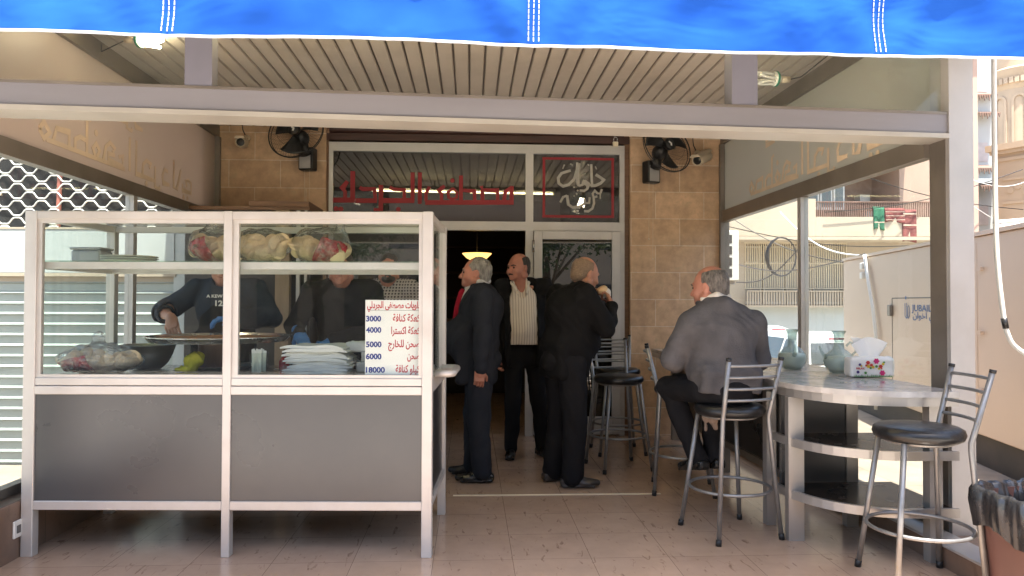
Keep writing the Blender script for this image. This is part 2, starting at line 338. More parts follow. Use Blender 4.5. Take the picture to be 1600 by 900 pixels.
mb.box(-2.7, -2.55, FY+0.45, 12, 0.0, 3.0); mb.box(2.45, 2.6, FY+0.45, 12, 0.0, 3.0); mb.box(-2.7, 2.6, 12, 12.15, 0.0, 3.0); mb.box(-2.7, 2.6, FY+0.46, 12.15, 3.0, 3.1)
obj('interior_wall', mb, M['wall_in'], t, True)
t = thing('display_counter', 'dark brown wooden counter with shelves at the back of the dim shop', 'counter', (0, 11.4, 0))
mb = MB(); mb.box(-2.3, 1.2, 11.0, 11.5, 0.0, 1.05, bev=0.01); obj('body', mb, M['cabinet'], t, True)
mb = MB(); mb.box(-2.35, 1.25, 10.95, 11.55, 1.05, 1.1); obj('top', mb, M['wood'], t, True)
for i in range(3):
    mb = MB(); mb.box(-2.2, 1.1, 11.7, 11.98, 1.4+i*0.4, 1.43+i*0.4); obj('shelf', mb, M['wood'], t, True)

# pendant bowl lamp inside the doorway
p = at_d(745, 400, 8.6)
t = thing('pendant_lamp', 'glowing amber glass bowl lamp hanging in the dark doorway', 'lamp', (p.x, p.y, p.z))
mb = MB(); mb.lathe([(0.02, -0.055), (0.075, -0.048), (0.12, -0.025), (0.165, 0.02), (0.17, 0.03), (0.155, 0.024), (0.11, -0.015), (0.02, -0.04)], 28)
m = emit('amber_bowl', (1.0, 0.55, 0.14), 0.85); obj('bowl', mb, m, t, smooth=True)
mb = MB(); mb.sphere((0, 0, -0.012), 0.03, 10, 8); obj('bulb', mb, emit('warm_bulb', (1.0, 0.75, 0.4), 7.0), t, smooth=True)
mb = MB(); mb.tube([(0, 0, -0.02), (0, 0, 1.0)], 0.006); mb.lathe([(0.05, 0.96), (0.04, 1.0)], 16); obj('rod', mb, M['black_plastic'], t)

# ---------------------------------------------------------------- shopfront: aluminium frame, transom panes, door
t = thing('shopfront_window', 'aluminium shop front with dark transom panes carrying red and white Arabic lettering', 'shop window', (0, FY+0.08, 0))
z1, z0, zb0, zb1 = fz(223), fz(237), fz(345), fz(359)
Y0, Y1 = FY+0.045, FY+0.115
fr = MB()
fr.box(xl1+0.02, xr0-0.05, Y0, Y1, z0, z1)
fr.box(xl1+0.02, xr0-0.05, Y0-0.002, Y1, zb1, zb0)
xm0, xm1 = fx(822, 290), fx(834, 290)
fr.box(xm0, xm1, Y0+0.003, Y1+0.003, 0.0, z1)
fr.box(xr0-0.10, xr0-0.05, Y0+0.003, Y1+0.003, 0.0, z1); fr.box(xl1+0.02, xl1+0.06, Y0+0.003, Y1+0.003, 0.0, z1)
xo = fx(690); fr.box(xo-0.06, xo, Y0+0.003, Y1+0.003, 0.0, zb1)
obj('frame', fr, M['alu'], t, True)
mb = MB(); mb.box(xl1+0.06, xm0, Y0+0.03, Y0+0.036, zb0, z0); pane = obj('pane', mb, M['glass_dark'], t, True)
mb = MB(); mb.box(xm1, xr0-0.10, Y0+0.03, Y0+0.036, zb0, z0); pane2 = obj('pane', mb, M['glass_dark'], t, True)
mb = MB(); mb.box(xl1+0.06, xo-0.06, Y0+0.03, Y0+0.036, 0.45, zb1); obj('pane', mb, M['glass_dark'], t, True)
mb = MB(); mb.box(xl1+0.06, xo-0.06, Y0+0.02, Y0+0.046, 0.0, 0.45); obj('kick_panel', mb, M['panel_black'], t, True)
k = 1/4.848
def fA(u, v): p = at_y(500+u*k, 220+v*k, Y0+0.026); return (p.x, p.y, p.z)
mb = MB()
def st(pts, wd): mb.stroke(pts, wd*RS, fRED, (0, -0.003, 0))
RS = at_y(501, 300, Y0).x-at_y(500, 300, Y0).x
RS = 1.0
# strokes are drawn flat in metres on the pane
px2m = (at_y(600, 290, Y0+0.026).x-at_y(500, 290, Y0+0.026).x)/100*k
ox = at_y(500, 290, Y0+0.026).x; oz = at_y(660, 290, Y0+0.026).z
def fRED(u, v): return (ox+u*px2m, Y0+0.027, oz-(v-(290-220)/k-(u-780)*0.012)*px2m)
for pts, wd in (([(800, 470), (1482, 470)], 36), ([(1466, 470), (1466, 345)], 32), ([(1470, 352), (1418, 385), (1405, 460)], 28),
    ([(1358, 460), (1355, 378), (1240, 374), (1232, 343)], 26), ([(1240, 375), (1240, 460)], 30), ([(1180, 460), (1178, 382), (1090, 376)], 26),
    ([(1074, 262), (1074, 460)], 30), ([(1010, 360), (1046, 392), (1040, 432), (1010, 446), (980, 432), (974, 392), (1010, 360)], 20),
    ([(925, 460), (925, 402), (902, 380), (948, 342)], 26), ([(832, 348), (806, 400), (806, 460)], 24), ([(758, 238), (758, 480)], 30),
    ([(703, 238), (703, 465)], 30), ([(445, 455), (716, 455)], 38), ([(528, 350), (560, 368), (640, 372), (640, 440)], 26), ([(462, 335), (462, 528)], 34),
    ([(408, 524), (478, 524)], 22), ([(300, 352), (320, 366), (412, 366), (420, 450)], 28), ([(268, 455), (432, 455)], 36), ([(247, 228), (247, 460)], 36),
    ([(72, 450), (262, 450)], 38), ([(190, 450), (190, 385), (168, 360), (208, 305)], 28), ([(90, 322), (78, 395), (78, 450)], 26)):
    st2 = [(u, v) for u, v in pts]
    mb.stroke([(p[0], p[1]) for p in st2], 1.0, (lambda q: fRED)(0), (0, -0.003, 0)) if False else None
    # width in drawing units
    mb.stroke(st2, wd, fRED, (0, -0.003, 0))
for c, r in (((1008, 300), 17), ((122, 516), 19), ((158, 519), 19), ((595, 522), 18)): mb.blob(c, r, 12, fRED, (0, -0.003, 0))
obj('red_lettering', mb, M['red_letter'], pane, True, label='red angular Arabic lettering')
k2 = 1/7.5
p2 = px2m/k*k2
ox2 = at_y(830, 290, Y0+0.026).x; oz2 = at_y(905, 290, Y0+0.026).z
def fW(u, v): return (ox2+u*p2, Y0+0.027, oz2-(v-450)*p2)
mb = MB()
for pts, wd in (([(780, 315), (830, 345), (880, 378), (840, 420), (780, 446), (722, 452)], 34), ([(725, 190), (730, 330), (738, 460)], 30),
    ([(722, 452), (690, 420), (655, 395), (640, 420), (668, 440), (688, 440), (676, 490), (640, 512), (585, 510)], 28), ([(640, 380), (620, 440), (585, 450), (560, 440)], 28),
    ([(556, 170), (548, 300), (562, 440)], 28), ([(585, 180), (570, 300), (575, 440)], 22), ([(556, 250), (520, 370), (455, 440), (385, 462), (332, 425), (325, 360), (365, 305), (430, 282), (478, 268)], 32),
    ([(856, 490), (836, 545), (800, 540), (770, 510), (742, 545), (755, 590), (800, 580)], 24), ([(835, 540), (836, 610)], 16), ([(755, 590), (760, 660), (740, 725), (690, 760), (640, 758)], 28),
    ([(706, 590), (700, 660), (650, 660), (640, 610)], 24), ([(650, 660), (580, 705), (500, 712), (448, 680), (432, 570)], 30), ([(432, 572), (385, 592), (350, 655)], 26), ([(380, 250), (400, 200)], 14), ([(470, 190), (505, 205)], 16), ([(680, 190), (700, 205)], 14), ([(790, 250), (775, 215)], 12), ([(620, 320), (660, 300)], 14)):
    mb.stroke(pts, wd, fW, (0, -0.003, 0))
for c in ((520, 575), (550, 552), (530, 765), (560, 758), (515, 470), (560, 510)): mb.blob(c, 12, 8, fW, (0, -0.003, 0))
obj('white_lettering', mb, M['white_letter'], pane2, True, label='pale curving Arabic calligraphy')
mb = MB()
def rect(u0, v0, u1, v1):
    mb.prism([(u0, v0), (u1, v0), (u1, v1), (u0, v1)], fW, (0, -0.0026, 0))
rect(135, 112, 1005, 140); rect(135, 808, 1005, 838); rect(138, 140, 168, 808); rect(972, 140, 1002, 808)
obj('red_border', mb, M['red_letter'], pane2, True)
# closed door leaf on the right
t = thing('glass_door', 'closed glass door with pale aluminium frame behind the man eating', 'door', (fx(900), FY+0.05, 0))
d0, d1 = xm1+0.004, xr0-0.104
mb = MB(); zd = zb1-0.006; Ya, Yb = FY-0.005, FY+0.04
for x0, x1 in ((d0, d0+0.085), (d1-0.085, d1)): mb.box(x0, x1, Ya, Yb, 0.02, zd, bev=0.004)
mb.box(d0+0.085, d1-0.085, Ya, Yb, zd-0.085, zd, bev=0.004); mb.box(d0+0.085, d1-0.085, Ya, Yb, 0.02, 0.2, bev=0.004)
obj('frame', mb, M['alu'], t, True)
mb = MB(); mb.box(d0+0.085, d1-0.085, Ya+0.02, Ya+0.026, 0.2, zd-0.085); obj('pane', mb, M['glass_dark'], t, True)
mb = MB(); mb.tube([(d0+0.05, Ya, 0.95), (d0+0.05, Ya-0.06, 0.98), (d0+0.05, Ya-0.06, 1.22), (d0+0.05, Ya, 1.25)], 0.011); obj('handle', mb, M['steel'], t, True, True)
mb = MB()
for z in (0.3, 1.1, 1.85): mb.tube([(d0-0.006, Ya-0.012, z), (d0-0.006, Ya-0.012, z+0.12)], 0.012)
obj('hinge', mb, M['steel'], t, True, True)
# padlock on the roller fascia
p = at_y(962, 221, FY-0.01)
t = thing('padlock', 'small brass padlock on the brown fascia above the white calligraphy', 'padlock', p)
mb = MB(); mb.box(-0.028, 0.028, 0.0, 0.02, -0.05, 0.0, bev=0.006); obj('body', mb, M['brass'], t)
mb = MB(); mb.tube([(-0.018, 0.01, 0), (-0.018, 0.01, 0.03), (-0.01, 0.01, 0.045), (0.01, 0.01, 0.045), (0.018, 0.01, 0.03), (0.018, 0.01, 0)], 0.005); obj('shackle', mb, M['steel'], t, smooth=True)

# ---------------------------------------------------------------- canopy: aluminium structure with side panels and slat ceiling
def by(x): return 3.556+0.0602*(x+2.18)              # the front line runs slightly askew
t = thing('canopy', 'aluminium canopy over the pavement with slat ceiling and mirrored lettering on its side panels', 'canopy', (0, 5.5, 0))
CZ = 3.08
mb = MB(); mb.box(-2.75, 2.85, 3.45, FY-0.002, CZ+0.02, CZ+0.14); obj('roof', mb, M['alu_dark'], t, True)
mb = MB(); x = XL+0.02
while x < XR-0.05:
    x2 = min(x+0.112, XR-0.02)
    mb.add([(x+0.006, 3.62, CZ+0.015), (x+0.012, 3.62, CZ), (x2-0.012, 3.62, CZ), (x2-0.006, 3.62, CZ+0.015), (x+0.006, FY-0.004, CZ+0.015), (x+0.012, FY-0.004, CZ), (x2-0.012, FY-0.004, CZ), (x2-0.006, FY-0.004, CZ+0.015)],
           [(0, 1, 5, 4), (1, 2, 6, 5), (2, 3, 7, 6)]); x += 0.112
obj('ceiling_slats', mb, M['ceil'], t, True)
# front beam
BM = Matrix.Translation((0, by(0), 0)) @ Matrix.Rotation(math.atan(0.0602), 4, 'Z')
mb = MB(); mb.box(-2.9, 2.62, 0.0, 0.16, 2.265, 2.37, BM); obj('beam', mb, M['alu_beam'], t, True)
M['alu_lip'] = mat('pale_aluminium_lip', (0.46, 0.43, 0.38), 0.45, 0.3, 0.08, 4, dirt=0.35, dirtcol=(0.4, 0.35, 0.28))
mb = MB(); mb.box(-2.9, 2.62, -0.012, 0.17, 2.24, 2.265, BM); obj('beam_lip', mb, M['alu_lip'], t, True)
mb = MB(); mb.box(-2.9, 2.62, -0.005, 0.02, 2.37, 2.383, BM); obj('sill_bead', mb, M['alu_dark'], t, True)
def onbeam(px): # x on the beam line for a picture column
    d = ray(px, 250); k_ = (3.556+0.0602*2.18)/(d.y-0.0602*d.x); return d.x*k_
for a_, b_ in ((286, 329), (1145, 1185)):
    x0, x1 = onbeam(a_), onbeam(b_)
    mb = MB(); mb.box(x0, x1, 0.0, 0.1, 2.385, 3.02, BM); obj('upright', mb, M['alu_violet'], t, True)
mb = MB(); mb.box(-2.9, 2.62, 0.0, 0.1, 3.02, 3.1, BM); obj('top_rail', mb, M['alu_violet'], t, True)
mb = MB(); mb.box(XR, XR+0.135, 3.83, 3.995, 0.1, 3.3); obj('post', mb, M['alu'], t, True)
mb = MB(); mb.box(XR-0.003, XR+0.04, 3.86, 3.998, 0.1, 2.24); obj('post_dark_side', mb, M['alu_dark'], t, True)  # post's inner face: its shade put in as a thin darker skin
mb = MB(); mb.box(XL-0.15, XL-0.02, 3.45, 3.62, 0.3, 3.3); obj('post', mb, M['alu'], t, True)
# upper front panes at either end
x0, x1 = onbeam(1185), onbeam(1478)
mb = MB(); mb.box(x0, x1, 0.03, 0.036, 2.385, 3.02, BM); obj('pane', mb, M['glass'], t, True)
x0 = onbeam(286); mb = MB(); mb.box(-2.75, x0, 0.03, 0.036, 2.385, 3.02, BM); obj('pane', mb, M['glass'], t, True)
# sides
LET = [([(0.0, .2), (.02, .42), (.045, .2), (.02, 0.0), (0.0, .2)], 1), ([(.03, .0), (.45, .0)], 0), ([(.135, .0), (.135, .42), (.075, .38), (.06, .0)], 1), ([(.165, .0), (.165, .3), (.19, .42), (.225, .38)], 1),
       ([(.225, .0), (.225, .98), (.245, 1.02)], 1), ([(.27, .05), (.258, .25), (.275, .42), (.295, .25), (.28, .05)], 1), ([(.315, .0), (.33, .45), (.355, .62), (.385, .5), (.37, .36)], 1),
       ([(.385, .3), (.345, .28), (.345, .06), (.435, .06), (.435, .38), (.41, .3)], 1), ([(.48, .0), (.48, 1.05)], 1), ([(.525, 1.05), (.525, .0), (.665, .0)], 1), ([(.57, .0), (.575, .4), (.60, .56), (.635, .5), (.62, .36)], 1),
       ([(.665, .48), (.665, -.2), (.7, -.22), (.705, -.12)], 1), ([(.77, .5), (.74, .52), (.725, .3), (.73, .04), (.785, .04)], 1), ([(.82, 1.0), (.82, .02), (.85, .02), (.885, .75)], 1),
       ([(.90, .28), (.90, .05), (.985, .05), (.985, .42), (.955, .5), (.93, .42), (.945, .25)], 1)]
def side(X, sgn, film_mat, gz, fz0, ya, yb, u0, u1, vb, vh, curbtop, lab, dirty):
    e = 0.02*sgn
    y0, y1 = ya, FY-0.004
    mb = MB(); mb.box(min(X, X+e*0.3), max(X, X+e*0.3), y0, y1, fz0, 2.96); pn = obj('sign_panel', mb, film_mat, t, True, label=lab)
    mb = MB()
    mb.box(X-0.035, X+0.035, y0, y1, gz, fz0); mb.box(X-0.03, X+0.03, y0, y1, 2.96, CZ); mb.box(X-0.03, X+0.03, y0, y1, curbtop, curbtop+0.05)
    mb.box(X-0.045, X+0.045, y1-0.05, y1, curbtop+0.05, 2.96)
    obj('side_rail', mb, M['alu_dark'], t, True)
    mb = MB(); mb.box(X-0.03, X+0.03, 5.56, 5.62, curbtop+0.05, gz); obj('mullion', mb, M['alu'], t, True)
    for a_, b_ in ((y0, 5.56), (5.62, y1-0.05)):
        mb = MB(); mb.box(X-0.003, X+0.003, a_, b_, curbtop+0.05, gz); obj('pane', mb, M['glass'], t, True)
    # lettering reads from the street side, so it is reversed from in here
    xs = X-0.004*sgn - (0.0 if sgn > 0 else -0.0)
    f = lambda u, v: (xs, u0+(u1-u0)*u, vb+vh*v)
    mb = MB(); L = abs(u1-u0)
    for pts, q in LET:
        f2 = lambda a, b: (xs, u0+(u1-u0)*a/L, b)
        mb.stroke([(u*L, vb+vh*v) for u, v in pts], 0.030, f2, (-0.002*sgn, 0, 0))
    for c in ((.275, .72), (.6, -.2), (.915, -.2), (.95, -.2)): mb.blob((c[0]*L, vb+vh*c[1]), 0.024, 8, f2, (-0.002*sgn, 0, 0))
    # upper line, shorter word
    for pts, q in LET[7:13]: mb.stroke([((u*0.9-0.14)*L, vb+vh*1.45+vh*0.75*v) for u, v in pts], 0.028, f2, (-0.002*sgn, 0, 0))
    obj('lettering', mb, M['film_letter'], pn, True)
yr0 = at_x(1172, 310, XR).y; yr1 = at_x(1388, 236, XR).y
side(XR, 1, M['panel_film_r'], 2.165, 2.28, 3.995, 0, yr0, yr1, 2.345, 0.25, 0.12, 'grey green film panel with tan reversed Arabic lettering', 0)
yl0 = at_x(60, 190, XL).y; yl1 = at_x(300, 290, XL).y
side(XL, -1, M['panel_film_l'], 2.125, 2.22, 3.62, 0, yl1 if False else yl0, yl1, 2.30, 0.235, 0.30, 'brown film panel with tan reversed Arabic lettering', 0)
# low walls carrying the side glass
t2 = thing('low_wall', 'brown stone low wall with a socket under the left side glass', 'low wall', (-2.5, 5.5, 0))
mb = MB(); mb.box(-2.62, -2.37, 2.0, FY-0.01, -0.2, 0.30, bev=0.006); obj('wall', mb, M['curb'], t2, True)
t2 = thing('low_wall', 'brown stone low wall under the right side glass behind the bar table', 'low wall', (2.6, 5.5, 0))
mb = MB(); mb.box(2.42, 2.74, 2.6, FY-0.01, -0.2, 0.11, bev=0.006); obj('wall', mb, M['curb'], t2, True)
mb = MB(); mb.box(2.40, 2.56, 2.6, FY-0.01, 0.111, 0.125, bev=0.003); obj('sill', mb, M['alu'], t2, True)
p = at_x(28, 825, -2.37)
t2 = thing('wall_socket', 'white wall socket low on the brown stone wall left of the food cart', 'socket', (-2.37, p.y, p.z))
mb = MB(); mb.box(0.0, 0.012, -0.05, 0.05, -0.045, 0.045, bev=0.004); obj('plate', mb, M['white_plastic'], t2)
mb = MB(); mb.box(0.012, 0.016, -0.03, 0.0, -0.02, 0.02); obj('socket_hole', mb, M['panel_grey'], t2)

# ---------------------------------------------------------------- awning
t = thing('awning', 'bright blue canvas awning with hanging valance and white stitched seams', 'awning', (0, 2.8, 2.6))
def cloth(name, lo, hi, back):
    m = bpy.data.materials.new(name); m.use_nodes = True; nt = m.node_tree; nt.nodes.clear(); o = _n(nt, 'ShaderNodeOutputMaterial')
    d = _n(nt, 'ShaderNodeBsdfDiffuse'); tl = _n(nt, 'ShaderNodeBsdfTranslucent'); mx = _n(nt, 'ShaderNodeMixShader'); mx.inputs[0].default_value = back
    tc = _n(nt, 'ShaderNodeTexCoord'); nz = _n(nt, 'ShaderNodeTexNoise'); nz.inputs['Scale'].default_value = 3; nz.inputs['Detail'].default_value = 8; nt.links.new(tc.outputs['Object'], nz.inputs[0])
    rp = _n(nt, 'ShaderNodeValToRGB'); rp.color_ramp.elements[0].color = lo+(1,); rp.color_ramp.elements[1].color = hi+(1,); rp.color_ramp.elements[0].position = 0.3; rp.color_ramp.elements[1].position = 0.7
    nt.links.new(nz.outputs[0], rp.inputs[0]); n2 = _n(nt, 'ShaderNodeTexNoise'); n2.inputs['Scale'].default_value = 1.7; n2.inputs['Detail'].default_value = 3.0; n2.inputs['Distortion'].default_value = 0.5; mp = _n(nt, 'ShaderNodeMapping'); mp.inputs['Rotation'].default_value = (0, 0.6, 0); mp.inputs['Scale'].default_value = (1, 1, 2.2); nt.links.new(tc.outputs['Object'], mp.inputs[0]); nt.links.new(mp.outputs[0], n2.inputs[0])
    bp = _n(nt, 'ShaderNodeBump'); bp.inputs['Strength'].default_value = 0.32; bp.inputs['Distance'].default_value = 0.10; nt.links.new(n2.outputs[0], bp.inputs['Height']); nt.links.new(bp.outputs[0], d.inputs['Normal'])
    nt.links.new(rp.outputs[0], d.inputs[0]); nt.links.new(rp.outputs[0], tl.inputs[0])
    nt.links.new(d.outputs[0], mx.inputs[1]); nt.links.new(tl.outputs[0], mx.inputs[2]); nt.links.new(mx.outputs[0], o.inputs[0]); return m
M['blue'] = cloth('blue_canvas', (0.017, 0.085, 0.40), (0.023, 0.11, 0.47), 0.12)
M['lining'] = cloth('pale_grey_lining', (0.52, 0.53, 0.54), (0.60, 0.61, 0.62), 0.1)
M['hem'] = mat('white_binding', (0.75, 0.78, 0.82), 0.7, 0, 0.08, 12)
VL = at_d(-330, 36, 2.56); VR = at_d(1960, 97, 3.0)
def _su(px):
    s_ = (px-800)/F; a_ = (-330-800)/F*2.56; b_ = (1960-800)/F*3.0-a_; return (s_*2.56-a_)/(b_-s_*0.44)
_x = VL+(VL-VR)*0.14
VZ = 2.318; SEAM = [(_su(q)+0.14)/1.14 for q in (257, 834, 1380)]; VL = _x
def vwave(u, v):        # v 0 at the hem, 1 at the roof edge
    w = 0.007*math.sin(u*37+1)*(1-v*0.6)+0.004*math.sin(u*83+v*3+0.5)+0.002*math.sin(u*151-v*7)
    w += 0.020*math.sin((u*26+v*2.4))*math.sin(v*3.4+u*11)+0.007*math.sin(u*58-v*6.5+1.5*math.sin(u*21))
    dz = 0.0035*math.sin(u*17)+0.0015*math.sin(u*43+2)
    for s_ in SEAM:
        q = (u-s_)/0.028; g = math.exp(-q*q); w -= 0.016*g*(0.6+0.4*v); dz -= 0.004*g
        q2 = abs(u-s_); w += 0.016*math.exp(-q2/0.045)*math.sin(q2*190-v*6.0)*(1-0.3*v)
    return w*(0.35+0.65*min(1, v*1.6)), dz
def vpt(u, v, off=0.0):
    p = VL.lerp(VR, u); w, dz = vwave(u, v); d = (VR-VL).normalized(); n = Vector((d.y, -d.x, 0))
    return p + n*(w+off) + Vector((0, 0, VZ-p.z+dz*(1-v)+v*0.34))
mb = MB(); mb.grid(lambda u, v: vpt(u, v), 420, 22); obj('valance', mb, M['blue'], t, True, True)
mb = MB(); mb.grid(lambda u, v: vpt(u, v, -0.006), 420, 22); obj('valance_lining', mb, M['lining'], t, True, True)
mb = MB(); mb.grid(lambda u, v: vpt(u, -0.008+v*0.022, 0.004), 420, 3); mb.grid(lambda u, v: vpt(u, -0.008+v*0.022, -0.008), 420, 3); obj('hem', mb, M['hem'], t, True, True)
for s_ in SEAM:
    mb = MB()
    for o_ in (-0.0036, -0.0005, 0.0026):
        for q in range(16):
            v0 = 0.05+q/16*0.95
            mb.tube([vpt(s_+o_, v0, 0.0045), vpt(s_+o_, v0+0.045, 0.0045)], 0.0022, 5)
    obj('stitching', mb, M['hem'], t, True)
mb = MB()
def rpt(u, v):
    a_ = vpt(u, 1.0); b_ = Vector((a_.x, 4.25, 3.42)); q = a_.lerp(b_, v); q.z -= 0.05*math.sin(v*math.pi)+0.01*math.sin(u*70)*math.sin(v*math.pi); return q
mb.grid(rpt, 60, 10); obj('roof_cloth', mb, M['blue'], t, True, True)
mb = MB(); mb.grid(lambda u, v: rpt(u, v)+Vector((0, 0, -0.008)), 60, 10); obj('roof_bounce_lining', mb, M['lining'], t, True, True)  # unseen pale underside, added to brighten the ceiling bounce and cut blue cast
mb = MB(); mb.tube([vpt(0.0, 1.0)+Vector((0, 0.03, -0.02)), vpt(1.0, 1.0)+Vector((0, 0.03, -0.02))], 0.02); obj('front_bar', mb, M['alu'], t, True)
for u in (0.1, 0.9):
    mb = MB(); a_ = vpt(u, 1.0)+Vector((0, 0.03, -0.03)); mb.tube([a_, Vector((a_.x, 3.5, 3.02))], 0.018); obj('arm', mb, M['alu'], t, True)
# ================================================================ implicit surfaces (bodies, clothes, bread, bags)
def rcone(a, b, r1, r2, k=0.02, op=1): return ('c', np.array(a, float), np.array(b, float), r1, r2, k, op)
def ell(c, r, rot=None, k=0.02, op=1):
    Mx = np.array(Euler(rot, 'XYZ').to_matrix()) if rot is not None else np.eye(3)
    return ('e', np.array(c, float), np.array(r, float), Mx, 0, k, op)
def rbox(c, h, rd, rot=None, k=0.02, op=1):
    Mx = np.array(Euler(rot, 'XYZ').to_matrix()) if rot is not None else np.eye(3)
    return ('b', np.array(c, float), np.array(h, float), Mx, rd, k, op)
def xf(prims, Mx):                       # move primitives by a 4x4 matrix (rigid)
    A = np.array(Mx.to_3x3()); tr = np.array(Mx.translation); out = []
    for p in prims:
        if p[0] == 'c': out.append(('c', A @ p[1]+tr, A @ p[2]+tr)+p[3:])
        else: out.append((p[0], A @ p[1]+tr, p[2], A @ p[3])+p[4:])
    return out
def pbox(p):
    if p[0] == 'c':
        return np.minimum(p[1]-p[3], p[2]-p[4]), np.maximum(p[1]+p[3], p[2]+p[4])
    e = np.abs(p[3]) @ (p[2]+(p[4] if p[0] == 'b' else 0)); return p[1]-e, p[1]+e
def sdf_mesh(name, prims, res, wr=None, post=None):
    add = [p for p in prims if p[6] == 1]
    lo = np.min([pbox(p)[0] for p in add], 0)-3*res-0.012; hi = np.max([pbox(p)[1] for p in add], 0)+3*res+0.012
    n = np.ceil((hi-lo)/res).astype(int)+1
    D = np.full(n, 0.3, np.float32); ax = [lo[i]+np.arange(n[i])*res for i in range(3)]
    for p in prims:
        k = p[5]; a, b = pbox(p); mg = max(k*1.3, 0)+3*res+0.004
        i0 = np.maximum(((a-mg-lo)/res).astype(int), 0); i1 = np.minimum(((b+mg-lo)/res).astype(int)+2, n)
        if np.any(i1 <= i0): continue
        sl_ = tuple(slice(i0[i], i1[i]) for i in range(3))
        X = ax[0][sl_[0]][:, None, None]; Y = ax[1][sl_[1]][None, :, None]; Z = ax[2][sl_[2]][None, None, :]
        if p[0] == 'c':
            ba = p[2]-p[1]; L2 = max(1e-9, ba @ ba); px_, py_, pz_ = X-p[1][0], Y-p[1][1], Z-p[1][2]
            h = np.clip((px_*ba[0]+py_*ba[1]+pz_*ba[2])/L2, 0, 1)
            d = np.sqrt((px_-ba[0]*h)**2+(py_-ba[1]*h)**2+(pz_-ba[2]*h)**2)-(p[3]+(p[4]-p[3])*h)
        else:
            q = p[3].T; x, y, z = X-p[1][0], Y-p[1][1], Z-p[1][2]
            u = q[0, 0]*x+q[0, 1]*y+q[0, 2]*z; v = q[1, 0]*x+q[1, 1]*y+q[1, 2]*z; s = q[2, 0]*x+q[2, 1]*y+q[2, 2]*z
            if p[0] == 'e':
                r = p[2]; k0 = np.sqrt((u/r[0])**2+(v/r[1])**2+(s/r[2])**2); k1 = np.sqrt((u/r[0]**2)**2+(v/r[1]**2)**2+(s/r[2]**2)**2)
                d = k0*(k0-1)/np.maximum(k1, 1e-6)
            else:
                r = p[2]; a1, b1, c1 = np.abs(u)-r[0], np.abs(v)-r[1], np.abs(s)-r[2]
                d = np.sqrt(np.maximum(a1, 0)**2+np.maximum(b1, 0)**2+np.maximum(c1, 0)**2)+np.minimum(np.maximum(a1, np.maximum(b1, c1)), 0)-p[4]
        d = d.astype(np.float32); cur = D[sl_]
        if p[6] == 1:
            if k > 0: h = np.clip(0.5+0.5*(cur-d)/k, 0, 1); D[sl_] = cur*(1-h)+d*h-k*h*(1-h)
            else: D[sl_] = np.minimum(cur, d)
        else:
            if k > 0: h = np.clip(0.5-0.5*(cur+d)/k, 0, 1); D[sl_] = cur*(1-h)-d*h+k*h*(1-h)
            else: D[sl_] = np.maximum(cur, -d)
    if wr:                               # cloth folds: (amplitude, scale, seed)
        A, sc, sd_ = wr; X = ax[0][:, None, None]; Y = ax[1][None, :, None]; Z = ax[2][None, None, :]
        q1 = np.sin(X*sc+1.3*np.sin(Z*sc*0.55+sd_)+sd_); q2 = np.sin(Z*sc*0.9+1.7*np.sin(X*sc*0.6+Y*sc*0.4+sd_*2)+Y*sc*0.7)
        q3 = np.sin((X+Y)*sc*1.9+(Z)*sc*1.2+2*np.sin(Z*sc*0.8+Y*sc*0.5))
        D += (A*(0.4*q1*q2+0.4*q2+0.3*q3*q2)).astype(np.float32)
    if post: D = post(D, ax)
    # surface nets
    ins = D < 0; cnt = np.zeros(tuple(np.array(D.shape)-1), np.int8)
    for dx in (0, 1):
        for dy in (0, 1):
            for dz in (0, 1): cnt += ins[dx:D.shape[0]-1+dx, dy:D.shape[1]-1+dy, dz:D.shape[2]-1+dz]
    act = (cnt > 0) & (cnt < 8); idx = np.full(act.shape, -1, np.int64); cells = np.argwhere(act); idx[act] = np.arange(len(cells))
    acc = np.zeros((len(cells), 3)); num = np.zeros(len(cells))
    co = [(dx, dy, dz) for dx in (0, 1) for dy in (0, 1) for dz in (0, 1)]
    for i in range(8):
        for j in range(i+1, 8):
            if sum(abs(co[i][q]-co[j][q]) for q in range(3)) != 1: continue
            da = D[cells[:, 0]+co[i][0], cells[:, 1]+co[i][1], cells[:, 2]+co[i][2]]; db = D[cells[:, 0]+co[j][0], cells[:, 1]+co[j][1], cells[:, 2]+co[j][2]]
            m = (da < 0) != (db < 0); tt = np.zeros(len(cells)); tt[m] = da[m]/(da[m]-db[m])
            for q in range(3): acc[m, q] += co[i][q]+(co[j][q]-co[i][q])*tt[m]
            num[m] += 1
    V = lo+(cells+acc/np.maximum(num, 1)[:, None])*res
    Fs = []
    for a in range(3):
        b, c = (a+1) % 3, (a+2) % 3
        s0 = [slice(None)]*3; s1 = [slice(None)]*3; s0[a] = slice(0, -1); s1[a] = slice(1, None)
        i_ = ins[tuple(s0)]; j_ = ins[tuple(s1)]; e = np.argwhere(i_ != j_); e = e[(e[:, b] > 0) & (e[:, c] > 0) & (e[:, b] < D.shape[b]-1) & (e[:, c] < D.shape[c]-1)]
        flip = i_[e[:, 0], e[:, 1], e[:, 2]]
        def gi(ob, oc):
            g = e.copy(); g[:, b] -= ob; g[:, c] -= oc; return idx[g[:, 0], g[:, 1], g[:, 2]]
        q = np.stack([gi(1, 1), gi(0, 1), gi(0, 0), gi(1, 0)], 1)
        q[~flip] = q[~flip][:, ::-1]; Fs.append(q)
    Fa = np.concatenate(Fs); Fa = Fa[(Fa >= 0).all(1)]
    me = bpy.data.meshes.new(name); me.vertices.add(len(V)); me.vertices.foreach_set('co', V.astype(np.float32).ravel())
    me.loops.add(Fa.size); me.loops.foreach_set('vertex_index', Fa.astype(np.int32).ravel())
